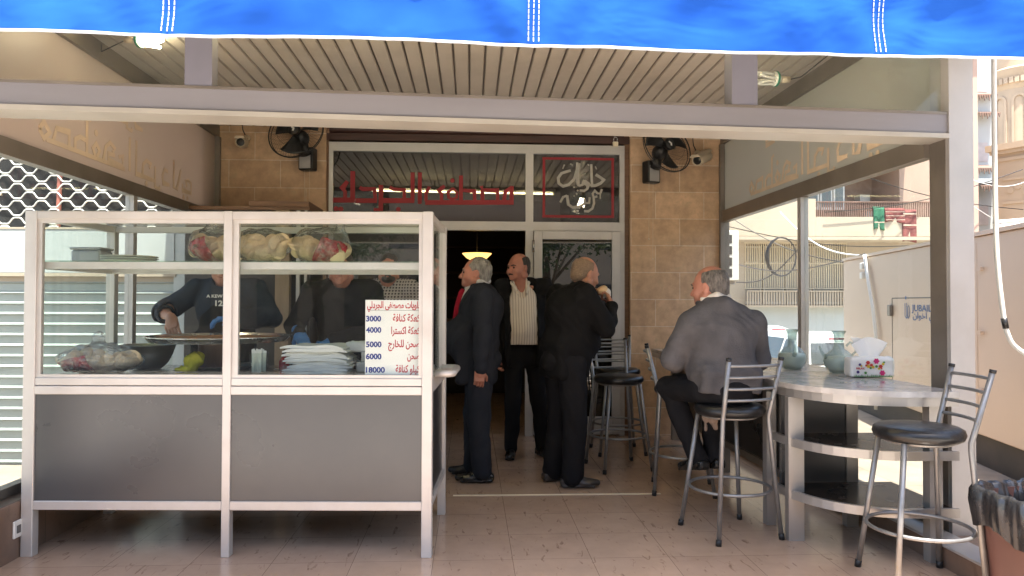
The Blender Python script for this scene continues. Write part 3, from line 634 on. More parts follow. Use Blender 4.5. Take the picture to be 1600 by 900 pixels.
    me.polygons.add(len(Fa)); me.polygons.foreach_set('loop_start', np.arange(0, Fa.size, 4, dtype=np.int32)); me.polygons.foreach_set('loop_total', np.full(len(Fa), 4, np.int32))
    me.update(calc_edges=True); me.validate()
    return me
def sobj(name, prims, res, m, parent=None, wr=None, label=None, post=None):
    o = link(name, sdf_mesh(name, prims, res, wr, post), m, parent, True)
    if label: o['label'] = label
    return o

# ================================================================ Arabic lettering
_AR = {'ا': (0xFE8D, 0), 'ب': (0xFE8F, 1), 'ة': (0xFE93, 0), 'ت': (0xFE95, 1), 'ج': (0xFE9D, 1), 'ح': (0xFEA1, 1), 'خ': (0xFEA5, 1), 'د': (0xFEA9, 0), 'ر': (0xFEAD, 0), 'س': (0xFEB1, 1),
       'ص': (0xFEB9, 1), 'ط': (0xFEC1, 1), 'ع': (0xFEC9, 1), 'ف': (0xFED1, 1), 'ق': (0xFED5, 1), 'ك': (0xFED9, 1), 'ل': (0xFEDD, 1), 'م': (0xFEE1, 1), 'ن': (0xFEE5, 1), 'ه': (0xFEE9, 1), 'و': (0xFEED, 0), 'ى': (0xFEEF, 0), 'ي': (0xFEF1, 1)}
def shape_ar(s):
    out = []
    for i, ch in enumerate(s):
        if ch not in _AR: out.append(ch); continue
        b_, dual = _AR[ch]; pj = i > 0 and s[i-1] in _AR and _AR[s[i-1]][1]; nj = dual and i < len(s)-1 and s[i+1] in _AR
        out.append(chr(b_+(3 if pj and nj else 1 if pj else 2 if nj else 0)))
    return ''.join(reversed(out))
def text_mb(s, size, f, width=None, x=0.0, z=0.0, align='LEFT', bold=0.0):
    c = bpy.data.curves.new('writing', 'FONT'); c.body = s; c.size = size; c.offset = bold; c.resolution_u = 3
    o = bpy.data.objects.new('writing', c); COL.objects.link(o); bpy.context.view_layer.update()
    me = bpy.data.meshes.new_from_object(o.evaluated_get(bpy.context.evaluated_depsgraph_get())); bpy.data.objects.remove(o); bpy.data.curves.remove(c)
    vs = [Vector(v.co) for v in me.vertices]; fs = [tuple(p.vertices) for p in me.polygons]; bpy.data.meshes.remove(me)
    mb = MB()
    if not vs: return mb
    x0 = min(v.x for v in vs); x1 = max(v.x for v in vs); k = width/(x1-x0) if width else 1.0
    sh = {'LEFT': -x0*k, 'RIGHT': -x1*k, 'CENTER': -(x0+x1)/2*k}[align]
    mb.add([f(x+v.x*k+sh, z+v.y) for v in vs], fs); return mb

# ================================================================ food cart
CX0, CZ0 = -2.588, 3.92
o_ = C(CX0, CZ0)
cart = thing('food_cart', 'aluminium glazed food cart with grey panels and a price sign behind its glass', 'food cart', (o_.x, o_.y, 0), -YAW)
W_, Dp = 2.167, 0.84
def lx(px, zc=CZ0): return (px-800)/F*zc-CX0
for x0, x1 in ((0.0, 0.062), (lx(348.5), lx(361.5)), (W_-0.055, W_)):
    mb = MB(); mb.box(x0, x1, 0.0, 0.055, 0.0, 1.83, bev=0.003); obj('post', mb, M['alu_cart'], cart)
for x0, x1 in ((0.0, 0.055), (W_-0.05, W_)):
    mb = MB(); mb.box(x0, x1, Dp-0.05, Dp, 0.0, 1.83, bev=0.003); obj('post', mb, M['alu_cart'], cart)
def bays(f):
    for x0, x1 in ((0.062, lx(348.5)), (lx(361.5), W_-0.055)): f(x0, x1)
mb = MB()
bays(lambda a, b: mb.box(a, b, 0.002, 0.053, 1.785, 1.828, bev=0.003)); bays(lambda a, b: mb.box(a, b, 0.012, 0.04, 1.765, 1.785))
bays(lambda a, b: mb.box(a, b, 0.004, 0.05, 0.903, 0.943, bev=0.003)); bays(lambda a, b: mb.box(a, b, 0.001, 0.05, 0.855, 0.900, bev=0.003)); bays(lambda a, b: mb.box(a, b, 0.012, 0.04, 0.943, 0.96))
bays(lambda a, b: mb.box(a, b, 0.001, 0.05, 0.247, 0.294, bev=0.003))
for a, b in ((0.062, 0.085), (lx(347), lx(348.5)), (lx(361.5), lx(371)), (W_-0.075, W_-0.055)): mb.box(a, b, 0.014, 0.038, 0.96, 1.765)
for z0_, z1_ in ((1.787, 1.826), (0.86, 0.94), (0.25, 0.29)):
    mb.box(0.056, W_-0.051, Dp-0.047, Dp-0.003, z0_, z1_, bev=0.003)
    for x0, x1 in ((0.004, 0.05), (W_-0.047, W_-0.004)): mb.box(x0, x1, 0.057, Dp-0.052, z0_, z1_, bev=0.003)
obj('frame', mb, M['alu_cart'], cart)
mb = MB(); mb.box(0.02, W_-0.02, 0.02, Dp-0.02, 1.830, 1.835); obj('top_glass', mb, M['glass_cart'], cart)
for a, b in ((0.062, lx(348.5)), (lx(361.5), W_-0.055)):
    mb = MB(); mb.box(a, b, 0.012, 0.02, 0.294, 0.855); obj('front_panel', mb, M['panel_grey'], cart)
    mb = MB(); mb.box(a+0.01, b-0.01, 0.024, 0.029, 0.95, 1.775); obj('front_glass', mb, M['glass_cart'], cart)
for x in (0.02, W_-0.026):
    mb = MB(); mb.box(x, x+0.006, 0.057, Dp-0.052, 0.294, 0.86); obj('side_panel', mb, M['panel_black'], cart)
    mb = MB(); mb.box(x, x+0.005, 0.057, Dp-0.052, 0.945, 1.785); obj('side_glass', mb, M['glass_cart'], cart)
mb = MB(); mb.box(0.06, W_-0.06, Dp-0.035, Dp-0.03, 0.294, 0.86); obj('back_panel', mb, M['panel_black'], cart)
mb = MB(); mb.box(0.058, W_-0.053, 0.055, Dp-0.052, 0.925, 0.945); obj('worktop', mb, M['steel'], cart)
mb = MB(); mb.box(0.06, W_-0.06, 0.06, Dp-0.06, 1.561, 1.568); obj('shelf_glass', mb, glass('green_edged_glass', (0.8, 0.92, 0.86), 1.45), cart)
mb = MB()
bays(lambda a, b: mb.box(a+0.012, b-0.012, 0.045, 0.07, 1.522, 1.56)); mb.box(0.056, W_-0.051, Dp-0.08, Dp-0.055, 1.522, 1.56); mb.box(0.03, 0.056, 0.06, Dp-0.06, 1.522, 1.56)
obj('shelf_rail', mb, M['alu_cart'], cart)
mb = MB(); mb.tube([(W_, 0.16, 0.955), (W_+0.075, 0.16, 0.955), (W_+0.095, 0.19, 0.955), (W_+0.095, 0.5, 0.955), (W_+0.075, 0.53, 0.955), (W_, 0.53, 0.955)], 0.02, 10); obj('push_handle', mb, M['alu_cart'], cart, smooth=True)
CM = Matrix.Translation(o_) @ Matrix.Rotation(-YAW, 4, 'Z')
WT = 0.946
def cpos(px, zc, z): p = C((px-800)/F*zc, zc, z); return (p.x, p.y, p.z)

# price sign standing inside the glass
sg = thing('price_sign', 'white price sign with red Arabic dish names and blue prices from 3000 to 18000', 'sign', cpos(615, 3.965, WT), -YAW)
m_ = lambda px: px/F*3.965
SW, SH = m_(88), m_(117)
mb = MB(); mb.box(-SW/2, SW/2, 0, 0.004, 0.012, 0.012+SH); obj('board', mb, mat('white_board', (0.80, 0.79, 0.76), 0.35, 0, 0.03, 4), sg)
M['print_red'] = mat('red_print', (0.5, 0.01, 0.03), 0.5, 0, 0.05); M['print_blue'] = mat('navy_print', (0.012, 0.03, 0.22), 0.5, 0, 0.05)
fS = lambda x, z: (x, -0.0012, z)
u = SW/560.0; topz = 0.012+SH
def zz(v): return topz-(v-68)*u
red = MB(); blue = MB()
def put(mb, q): mb.add(q.v, q.f)
obj('title', text_mb(shape_ar('حلويات مصطفى الجردلي'), 92*u, fS, 540*u, SW/2-2*u, zz(148), 'RIGHT', 0.0013), M['print_red'], sg)
for s, v, wd in (('كعكة كنافة', 280, 270), ('كعكة اكسترا', 405, 285), ('صحن للخارج', 535, 315), ('صحن', 655, 125), ('كيلو كنافة', 785, 240)):
    obj('dish_name', text_mb(shape_ar(s), 100*u, fS, wd*u, SW/2-16*u, zz(v), 'RIGHT', 0.0011), M['print_red'], sg)
for s, v, wd in (('3000', 280, 150), ('4000', 392, 152), ('5000', 535, 155), ('6000', 655, 155), ('18000', 788, 190)):
    obj('price', text_mb(s, 76*u, fS, wd*u, -SW/2+8*u, zz(v), 'LEFT', 0.0015), M['print_blue'], sg)
mb = MB(); mb.box(-SW/2+0.01, SW/2, -0.0012, -0.0008, zz(172), zz(169)); obj('rule_line', mb, M['panel_grey'], sg)

# bread in printed plastic bags
M['bread'] = mat('bread_crust', (0.74, 0.55, 0.34), 0.75, 0, 0.16, 14, bump=0.25, bscale=60)
M['bag_red'] = mat('red_printed_plastic', (0.40, 0.012, 0.02), 0.25, 0, 0.35, 30, bump=0.9, bscale=30, dirt=0.9, dirtcol=(0.7, 0.6, 0.5))
def film_mat(name, op):
    m = bpy.data.materials.new(name); m.use_nodes = True; nt = m.node_tree; nt.nodes.clear(); o = _n(nt, 'ShaderNodeOutputMaterial')
    tr = _n(nt, 'ShaderNodeBsdfTransparent'); gl = _n(nt, 'ShaderNodeBsdfGlossy'); gl.inputs['Roughness'].default_value = 0.18; df = _n(nt, 'ShaderNodeBsdfDiffuse'); df.inputs[0].default_value = (0.8, 0.8, 0.78, 1)
    tc = _n(nt, 'ShaderNodeTexCoord'); nz = _n(nt, 'ShaderNodeTexNoise'); nz.inputs['Scale'].default_value = 16; nz.inputs['Detail'].default_value = 6; nz.inputs['Distortion'].default_value = 1.5; nt.links.new(tc.outputs['Object'], nz.inputs[0])
    bp = _n(nt, 'ShaderNodeBump'); bp.inputs['Strength'].default_value = 1.0; bp.inputs['Distance'].default_value = 0.03; nt.links.new(nz.outputs[0], bp.inputs['Height']); nt.links.new(bp.outputs[0], gl.inputs['Normal'])
    a = _n(nt, 'ShaderNodeMixShader'); mr = _n(nt, 'ShaderNodeMapRange'); mr.inputs[1].default_value = 0.4; mr.inputs[2].default_value = 0.75; mr.inputs[3].default_value = op*0.3; mr.inputs[4].default_value = op*1.6; nt.links.new(nz.outputs[0], mr.inputs[0])
    nt.links.new(mr.outputs[0], a.inputs[0]); nt.links.new(tr.outputs[0], a.inputs[1]); nt.links.new(df.outputs[0], a.inputs[2])
    b = _n(nt, 'ShaderNodeMixShader'); fr = _n(nt, 'ShaderNodeFresnel'); fr.inputs[0].default_value = 1.28; nt.links.new(bp.outputs[0], fr.inputs['Normal']); nt.links.new(fr.outputs[0], b.inputs[0]); nt.links.new(a.outputs[0], b.inputs[1]); nt.links.new(gl.outputs[0], b.inputs[2]); nt.links.new(b.outputs[0], o.inputs[0]); return m
M['film'] = film_mat('clear_plastic_film', 0.07); M['film2'] = film_mat('cloudy_plastic_film', 0.22)
def bread_bag(label, pos, rz, L, H, red, knot, seed, group, flat=1.0):
    r = random.Random(seed); t = thing('bread_bag', label, 'bread bag', pos, rz, group)
    pr = []; n = 13
    for i in range(n):
        x = (i/(n-1)-0.5)*L*0.74+r.uniform(-.012, .012); zz_ = H*r.uniform(0.30, 0.62); yy = r.uniform(-.035, .03); q = r.uniform(0.85, 1.15)
        ro = (r.uniform(-.9, .9)+1.2, r.uniform(-.6, .6), r.uniform(-.8, .8))
        pr.append(ell((x, yy, zz_), (0.062*q, min(0.05, H*0.36), 0.0135), ro, 0.004))
        pr.append(ell((x+r.uniform(-.02, .02), yy+r.uniform(-.02, .02), max(0.03, zz_-H*0.12)), (0.05*q, 0.045, 0.018), (ro[0]+0.5, ro[1], ro[2]+0.6), 0.004))
    pr.append(ell((0, 0.01, H*0.30), (L*0.40, 0.06, H*0.24), None, 0.006))
    pr = [p for p in pr]
    def flo(D, ax): D[:, :, ax[2] < 0.003] = np.maximum(D[:, :, ax[2] < 0.003], 0.002); return D
    sobj('bread', pr, 0.005, M['bread'], t, (0.002, 70, seed), post=flo)
    if red:
        rp = [ell((0, 0, H*0.44), (L*0.485, 0.118, H*0.45), None, 0.0), ell((0, 0, H*0.44), (L*0.47, 0.108, H*0.42), None, 0.002, -1)]
        rp += [rbox((-red*L*0.46, 0, H*0.5), (L*0.46, 0.3, H), 0.0, (0, red*0.45, 0), 0.004, -1), rbox((0, 0, H*1.16), (L, 0.3, H*0.40), 0.0, (0, red*0.25, 0), 0.004, -1), rbox((0, 0.2, H*0.5), (L, 0.15, H), 0.0, None, 0.0, -1)]
        sobj('red_print', rp, 0.0045, M['bag_red'], t, (0.004, 60, seed+3), post=flo)
    bp_ = [ell((0, 0, H*0.46), (L*0.50, 0.125, H*0.48), None, 0.03), ell((L*0.16, 0, H*0.62), (L*0.30, 0.11, H*0.36), (0, 0.3, 0), 0.03), ell((-L*0.2, 0, H*0.6), (L*0.26, 0.11, H*0.34), (0, -0.3, 0), 0.03)]
    if knot is not None: bp_ += [rcone((knot, 0, H*0.85), (knot+0.01, 0, H*1.12), 0.035, 0.012, 0.04), ell((knot+0.012, 0, H*1.2), (0.035, 0.025, 0.04), (0, 0.5, 0), 0.02)]
    sobj('bag', bp_, 0.007, M['film2'] if L > 0.4 else M['film'], t, (0.010, 45, seed+5), post=flo)
    return t
SZ = 1.5695
gb = 'bread bags on the cart shelf'
bread_bag('bread bag with red print on its left end beside the cart middle post', cpos(338, 4.22, SZ), -YAW, 0.31, 0.205, -1, -0.03, 3, gb)
bread_bag('clear bag of plain flat bread just right of the middle post of the cart', cpos(410, 4.20, SZ), -YAW, 0.31, 0.195, 0, None, 5, gb)
bread_bag('bread bag with red print on its right end and a tied white top', cpos(500, 4.24, SZ), -YAW, 0.32, 0.205, 1, 0.11, 8, gb)
bread_bag('bread bag with dark red print lying on the steel worktop', cpos(158, 4.16, WT), -YAW+0.1, 0.46, 0.16, -1, -0.02, 12, 'bread bag on the cart worktop')

# dishes on the shelf
t = thing('plate_stack', 'short stack of pale oval plates on the cart shelf', 'plates', cpos(202, 4.3, SZ), -YAW)
for i in range(3):
    mb = MB(); mb.lathe([(0.10, i*0.012), (0.15, i*0.012+0.012), (0.155, i*0.012+0.014), (0.148, i*0.012+0.018), (0.09, i*0.012+0.006)], 32); obj('plate', mb, M['cream_plate'] if 'cream_plate' in M else M.setdefault('cream_plate', mat('cream_plate', (0.62, 0.62, 0.56), 0.3, 0, 0.05)), t, smooth=True)
t = thing('plastic_tub', 'grey lidded plastic tub at the left end of the cart shelf', 'tub', cpos(143, 4.45, SZ), -YAW)
m = mat('grey_plastic', (0.36, 0.38, 0.40), 0.5, 0, 0.06)
mb = MB(); mb.box(-0.09, 0.09, -0.07, 0.07, 0, 0.085, bev=0.012); obj('body', mb, m, t); mb = MB(); mb.box(-0.096, 0.096, -0.076, 0.076, 0.086, 0.1, bev=0.006); obj('lid', mb, m, t)

# things on the worktop
t = thing('mixing_bowl', 'dull steel mixing bowl on the cart worktop behind a bread bag', 'bowl', cpos(233, 4.42, WT), -YAW)
mb = MB(); pf = [(0.05, 0), (0.075, 0.004), (0.11, 0.04), (0.135, 0.09), (0.15, 0.14), (0.158, 0.142), (0.157, 0.146), (0.146, 0.143), (0.13, 0.09), (0.1, 0.042), (0.05, 0.012)]
mb.lathe(pf, 40); obj('bowl', mb, mat('dull_steel', (0.30, 0.29, 0.27), 0.35, 0.9, 0.1, 10), t, smooth=True)
t = thing('pastry_tray', 'wide round steel tray of orange kunafa on a pot stand behind the cart glass', 'tray', cpos(344, 4.46, WT), -YAW)
TZ = 0.165
mb = MB(); mb.lathe([(0.0, TZ), (0.385, TZ), (0.412, TZ+0.028), (0.42, TZ+0.03), (0.42, TZ+0.034), (0.408, TZ+0.034), (0.38, TZ+0.006), (0.0, TZ+0.006)], 64); obj('tray', mb, M['steel'], t, auto=40)
m = mat('kunafa', (0.36, 0.12, 0.03), 0.6, 0, 0.6, 14, bump=0.6, bscale=60, dirt=0.9, dirtcol=(0.6, 0.45, 0.28))
mb = MB(); mb.lathe([(0.384, TZ+0.008), (0.38, TZ+0.02), (0.2, TZ+0.022), (0.0, TZ+0.021)], 48); obj('kunafa', mb, m, t, smooth=True)
mb = MB(); mb.lathe([(0.11, 0.0), (0.12, 0.01), (0.12, TZ-0.004), (0.0, TZ-0.004)], 28); obj('pot_stand', mb, mat('burnt_pot', (0.10, 0.05, 0.03), 0.55, 0.3, 0.4, 9), t, smooth=False)
mb = MB(); mb.lathe([(0.16, 0.0), (0.2, 0.02), (0.205, 0.022), (0.15, 0.008)], 40); obj('under_plate', mb, M['cream_plate'], t, smooth=True)
t = thing('cleaning_cloth', 'crumpled yellow cloth under the pastry tray', 'cloth', cpos(300, 4.24, WT), -YAW)
sobj('cloth', [ell((0, 0, 0.05), (0.035, 0.05, 0.055), (0.2, -0.3, 0), 0.02), ell((0.03, 0.0, 0.075), (0.045, 0.045, 0.04), (0, 0.5, 0), 0.02), ell((-0.035, 0, 0.015), (0.05, 0.05, 0.016), None, 0.02)], 0.005, mat('yellow_cloth', (0.55, 0.47, 0.03), 0.85, 0, 0.15), t, (0.007, 90, 2))
t = thing('straw_cup', 'clear glass full of white straws on the cart worktop', 'cup', cpos(405, 4.12, WT), -YAW)
mb = MB(); mb.lathe([(0.045, 0.0), (0.052, 0.12), (0.05, 0.12), (0.043, 0.006)], 24); obj('cup', mb, M['glass'], t, smooth=True)
mb = MB()
for i in range(26):
    a = rnd.uniform(0, 6.28); q = 0.036*math.sqrt(rnd.random()); mb.tube([(q*math.cos(a), q*math.sin(a), 0.012), (q*1.1*math.cos(a), q*1.1*math.sin(a), 0.13+rnd.uniform(-.006, .012))], 0.005, 6)
obj('straws', mb, M['white_plastic'], t)
t = thing('paper_stack', 'stack of folded white paper bags behind the cart glass left of the price sign', 'paper bags', cpos(502, 4.25, WT), -YAW)
m = mat('white_paper', (0.66, 0.65, 0.61), 0.8, 0, 0.06, 8, bump=0.3, bscale=20); z = 0.0
for i in range(9):
    hgt = 0.017+rnd.uniform(0, .005); dx, dy, a = rnd.uniform(-.018, .018), rnd.uniform(-.015, .015), rnd.uniform(-.08, .08)
    sag = rnd.uniform(0.004, 0.012); ph = rnd.uniform(0, 6)
    def g(u, v, top): 
        x = (u-0.5)*0.36; y = (v-0.5)*0.24; zz_ = z+(hgt if top else 0.0)*(1-(2*abs(u-0.5))**6*0.6)+0.004*math.sin(u*9+ph)*math.sin(v*7+ph)-(sag*(2*abs(u-0.5))**3 if i > 3 else 0)
        return (x*math.cos(a)-y*math.sin(a)+dx, x*math.sin(a)+y*math.cos(a)+dy, max(0.001, zz_))
    mb = MB(); mb.grid(lambda u, v: g(u, v, True), 16, 8); mb.grid(lambda u, v: g(1-u, v, False), 16, 8); 
    for e in ((0, 1), (1, 0)): mb.grid(lambda u, v, e=e: g(u, e[0], v > 0.5), 16, 2)
    for e in (0, 1): mb.grid(lambda u, v, e=e: g(e, u, v > 0.5), 8, 2)
    obj('paper_bag', mb, m, t, smooth=False); z += hgt-0.001
t = thing('napkin_pack', 'two bundles of white napkins piled behind the price sign', 'napkins', cpos(582, 4.32, WT), -YAW)
for q, (x, z_, a_) in enumerate(((0.03, 0.0, 0.05), (-0.02, 0.115, -0.1), (0.06, 0.058, 0.02))):
    sobj('napkin_bundle', [rbox((x, 0, z_+0.028), (0.10, 0.07, 0.018), 0.011, (0, 0, a_), 0.01)], 0.006, m, t, (0.005, 60, q+1))
t = thing('sauce_bottle', 'small red sauce bottle on the worktop beside the paper bags', 'bottle', cpos(445, 4.4, WT), -YAW)
mb = MB(); mb.lathe([(0.028, 0), (0.03, 0.005), (0.03, 0.05), (0.02, 0.065), (0.01, 0.075), (0.01, 0.09), (0.0, 0.09)], 16); obj('body', mb, M['bag_red'], t, smooth=True)
mb = MB(); mb.lathe([(0.012, 0.085), (0.012, 0.10), (0.004, 0.12), (0, 0.12)], 12); obj('cap', mb, M['black_plastic'], t, smooth=True)
t = thing('storage_cabinet', 'tall dark cabinet with a brown wooden top rail behind the food cart', 'cabinet', (0, 6.6, 0))
a_ = at_d(292, 400, 6.55); b_ = at_d(484, 400, 6.55); zt_ = at_d(400, 321, 6.55).z
mb = MB(); mb.box(a_.x, b_.x, 6.65, 7.2, 0.0, zt_-0.05); obj('body', mb, M['cabinet'], t, True)
mb = MB(); c_ = at_d(392, 400, 6.55).x; mb.box(a_.x, b_.x, 6.60, 7.2, zt_-0.05, zt_-0.02); mb.box(c_, b_.x, 6.58, 7.2, zt_-0.02, zt_+0.025); obj('top_rail', mb, M['wood'], t, True)
c0 = at_d(434, 400, 6.55).x; c1 = at_d(455, 400, 6.55).x
M['post_wood'] = mat('knotted_pale_wood', (0.24, 0.175, 0.115), 0.6, 0, 0.25, 3, stretch=(6, 6, 1))
mb = MB(); mb.box(c0, c1, 6.56, 6.645, 0.0, zt_-0.055); obj('corner_post', mb, M['post_wood'], t, True)
mb = MB(); c2 = at_d(459, 400, 6.4).x; mb.box(c2, c2+0.03, 6.57, 6.6, 0.0, zt_-0.055); mb.box(c2+0.07, c2+0.09, 6.57, 6.6, 0.0, zt_-0.055); obj('metal_edge', mb, M['alu'], t, True)

# ================================================================ bar table on the right
t = thing('bar_table', 'long marble topped bar table with rounded shelf end in brushed aluminium', 'table', (2.1, 5.2, 0))
def outline(i=0.0, ye=7.25):
    p = [(2.53, ye), (1.79+i, ye)]
    for k in range(0, 15):
        a = math.pi/2*k/14; p.append((2.33-(0.54-i)*math.cos(a)**0.9, 4.32-(0.62-i)*math.sin(a)**0.9))
    p.append((2.53, 3.70+i)); return p
def slab(mb, poly, z0, z1): mb.prism(poly, lambda u, v: (u, v, z0), (0, 0, z1-z0))
mb = MB(); slab(mb, outline(), 0.862, 0.892); obj('top', mb, M['marble'], t, True)
def edge(mb, z0, z1, i, th, y_end):
    o1 = [p for p in outline(i, y_end)][1:]; o2 = [p for p in outline(i+th, y_end)][1:]
    n = len(o1); vs = [(p[0], p[1], z) for z in (z0, z1) for p in o1+o2]
    fs = []
    for k in range(n-1): fs += [(k, k+1, 2*n+k+1, 2*n+k), (n+k, 3*n+k, 3*n+k+1, n+k+1), (2*n+k, 2*n+k+1, 3*n+k+1, 3*n+k), (k, n+k, n+k+1, k+1)]
    mb.add(vs, fs)
mb = MB(); edge(mb, 0.815, 0.861, 0.008, 0.03, 7.25); obj('edge_rail', mb, M['alu_table'], t, True)
for z in (0.57, 0.275):
    mb = MB(); slab(mb, outline(0.03, 4.34), z-0.012, z); obj('shelf', mb, mat('dark_shelf', (0.03, 0.022, 0.018), 0.25, 0, 0.3, 6), t, True)
    mb = MB(); edge(mb, z-0.035, z+0.012, 0.008, 0.022, 4.34); obj('shelf_edge', mb, M['alu_table'], t, True)
for (x0, x1, y0, y1) in ((1.805, 1.895, 4.12, 4.17), (2.39, 2.46, 3.74, 3.80), (2.27, 2.34, 4.36, 4.42), (1.80, 1.86, 4.42, 4.48)):
    mb = MB(); mb.box(x0, x1, y0, y1, 0.0, 0.814); obj('leg', mb, M['alu_table'], t, True)
mb = MB(); mb.box(1.87, 2.265, 4.37, 4.40, 0.24, 0.814); obj('back_panel', mb, M['panel_grey'], t, True)
mb = MB(); mb.box(2.02, 2.05, 4.49, 7.2, 0.27, 0.83); obj('front_panel', mb, M['panel_black'], t, True)
mb = MB(); mb.box(2.0, 2.06, 4.49, 7.2, 0.22, 0.268); mb.box(1.98, 2.07, 7.18, 7.24, 0.0, 0.83); mb.box(1.985, 2.065, 5.8, 5.86, 0.0, 0.22); obj('panel_rail', mb, M['alu_dark'], t, True)

M['jug_glass'] = glass('pale_glass', (0.77, 0.83, 0.81), 1.6, 0.02, 0.24, (0.68, 0.74, 0.72))
M['milky'] = mat('milky_liquid', (0.66, 0.72, 0.69), 0.25, 0, 0.05)
def jug(label, px, py, zc, ha):
    p = at_z(px, py, 0.892); t = thing('water_jug', label, 'jug', (p.x, p.y, 0.893), ha, 'glass jugs on the bar table')
    k = 1.0; mb = MB(); mb.lathe([(0.055, 0), (0.06, 0.004), (0.085, 0.035), (0.098, 0.075), (0.09, 0.11), (0.06, 0.14), (0.034, 0.16), (0.03, 0.20), (0.034, 0.25), (0.044, 0.272), (0.046, 0.275), (0.042, 0.273), (0.03, 0.25), (0.027, 0.2)], 28)
    obj('body', mb, M['jug_glass'], t, smooth=True)
    mb = MB(); mb.lathe([(0.05, 0.006), (0.08, 0.037), (0.093, 0.075), (0.086, 0.108), (0.0, 0.118)], 24); obj('water', mb, M['milky'], t, smooth=True)
    mb = MB(); mb.tube([(0.085, 0, 0.115), (0.115, 0, 0.14), (0.11, 0, 0.185), (0.075, 0, 0.20), (0.05, 0, 0.175)], 0.008, 8); obj('handle', mb, M['jug_glass'], t, smooth=True)
    mb = MB(); mb.tube([(-0.085, 0, 0.10), (-0.115, 0, 0.135), (-0.13, 0, 0.175)], [0.016, 0.01, 0.006], 8); obj('spout', mb, M['jug_glass'], t, smooth=True)
jug('rounded glass jug of cloudy water nearest the seated man', 1238, 577, 5.0, 1.3)
jug('glass jug with handle and spout beside the flowered tissue box', 1311, 583, 4.8, 0.0)
# tissue box
p = at_z(1361, 591, 0.892)
t = thing('tissue_box', 'white tissue pack printed with pink flowers on the marble table', 'tissue box', (p.x+0.02, p.y+0.02, 0.893), -YAW-0.06)
m = mat('tissue_pack', (0.78, 0.77, 0.75), 0.4, 0, 0.04, 10, bump=0.3, bscale=18)
TB = [rbox((0, 0.05, 0.062), (0.115, 0.04, 0.042), 0.018, None, 0.02), ell((0, 0.05, 0.11), (0.10, 0.045, 0.022), None, 0.02), ell((0.12, 0.05, 0.075), (0.025, 0.04, 0.05), None, 0.02)]
sobj('pack', TB, 0.006, m, t, (0.003, 50, 4))
mb = MB()
for s_ in (-1, 1):
    def fT(u, v, s_=s_):
        w_ = 0.03+0.05*v; x = (u-0.5)*2*(0.045+0.065*v)+0.01*s_; return (x, 0.05+s_*0.012*(1-v)+0.018*math.sin(u*7+s_*2)*v+s_*0.014*v, 0.118+v*(0.10+0.028*math.cos((u-0.3)*4+s_)))
    mb.grid(fT, 20, 10)
obj('tissue', mb, mat('tissue_paper', (0.85, 0.85, 0.84), 0.9, 0, 0.02), t, smooth=True)
cols = {'pink': (0.55, 0.02, 0.16), 'yellow': (0.6, 0.42, 0.03), 'green': (0.05, 0.22, 0.04), 'violet': (0.06, 0.03, 0.16), 'red': (0.5, 0.03, 0.03)}
PM = {k_: mat(k_+'_print', c_, 0.5, 0, 0.05) for k_, c_ in cols.items()}
fB = lambda u, v: (u, -0.0105-0.0, v)
fl = {k_: MB() for k_ in cols}
def flower(c, r, mb):
    n = 24; mb.prism([(c[0]+r*(1+0.18*math.cos(k_*2*math.pi/4))*math.cos(2*math.pi*k_/n), c[1]+r*(1+0.18*math.cos(k_*2*math.pi/4))*math.sin(2*math.pi*k_/n)) for k_ in range(n)], fB, (0, -0.001, 0))
for c, r, k_ in (((0.02, 0.102), 0.016, 'pink'), ((-0.03, 0.092), 0.012, 'red'), ((0.045, 0.07), 0.011, 'red'), ((0.055, 0.03), 0.016, 'pink'), ((-0.01, 0.078), 0.009, 'red'), ((-0.028, 0.07), 0.01, 'yellow'), ((0.0, 0.066), 0.009, 'yellow'), ((0.06, 0.085), 0.008, 'yellow'), ((0.02, 0.07), 0.008, 'green'), ((-0.015, 0.06), 0.007, 'green'), ((0.065, 0.095), 0.006, 'green'), ((-0.04, 0.075), 0.007, 'red'), ((0.035, 0.057), 0.007, 'yellow'), ((-0.09, 0.035), 0.009, 'violet'), ((-0.078, 0.08), 0.008, 'violet'), ((-0.045, 0.03), 0.008, 'green'), ((-0.07, 0.072), 0.006, 'yellow'), ((0.05, 0.058), 0.005, 'red')):
    mb = MB(); flower(c, r, mb); obj('flower_print', mb, PM[k_], t)
for i in range(30):
    x = -0.11+0.22*i/29; fl['green'].prism([(x, 0.006), (x+0.006, 0.006), (x+0.003+rnd.uniform(-.003, .003), 0.012+rnd.random()*0.012)], fB, (0, -0.001, 0))
q = text_mb('RELAX', 0.016, lambda x, z: (x, -0.0118, z), 0.05, -0.10, 0.052, 'LEFT', 0.0006); fl['red'].add(q.v, q.f)
obj('grass_print', fl['green'], PM['green'], t); obj('pack_writing', fl['red'], PM['red'], t)

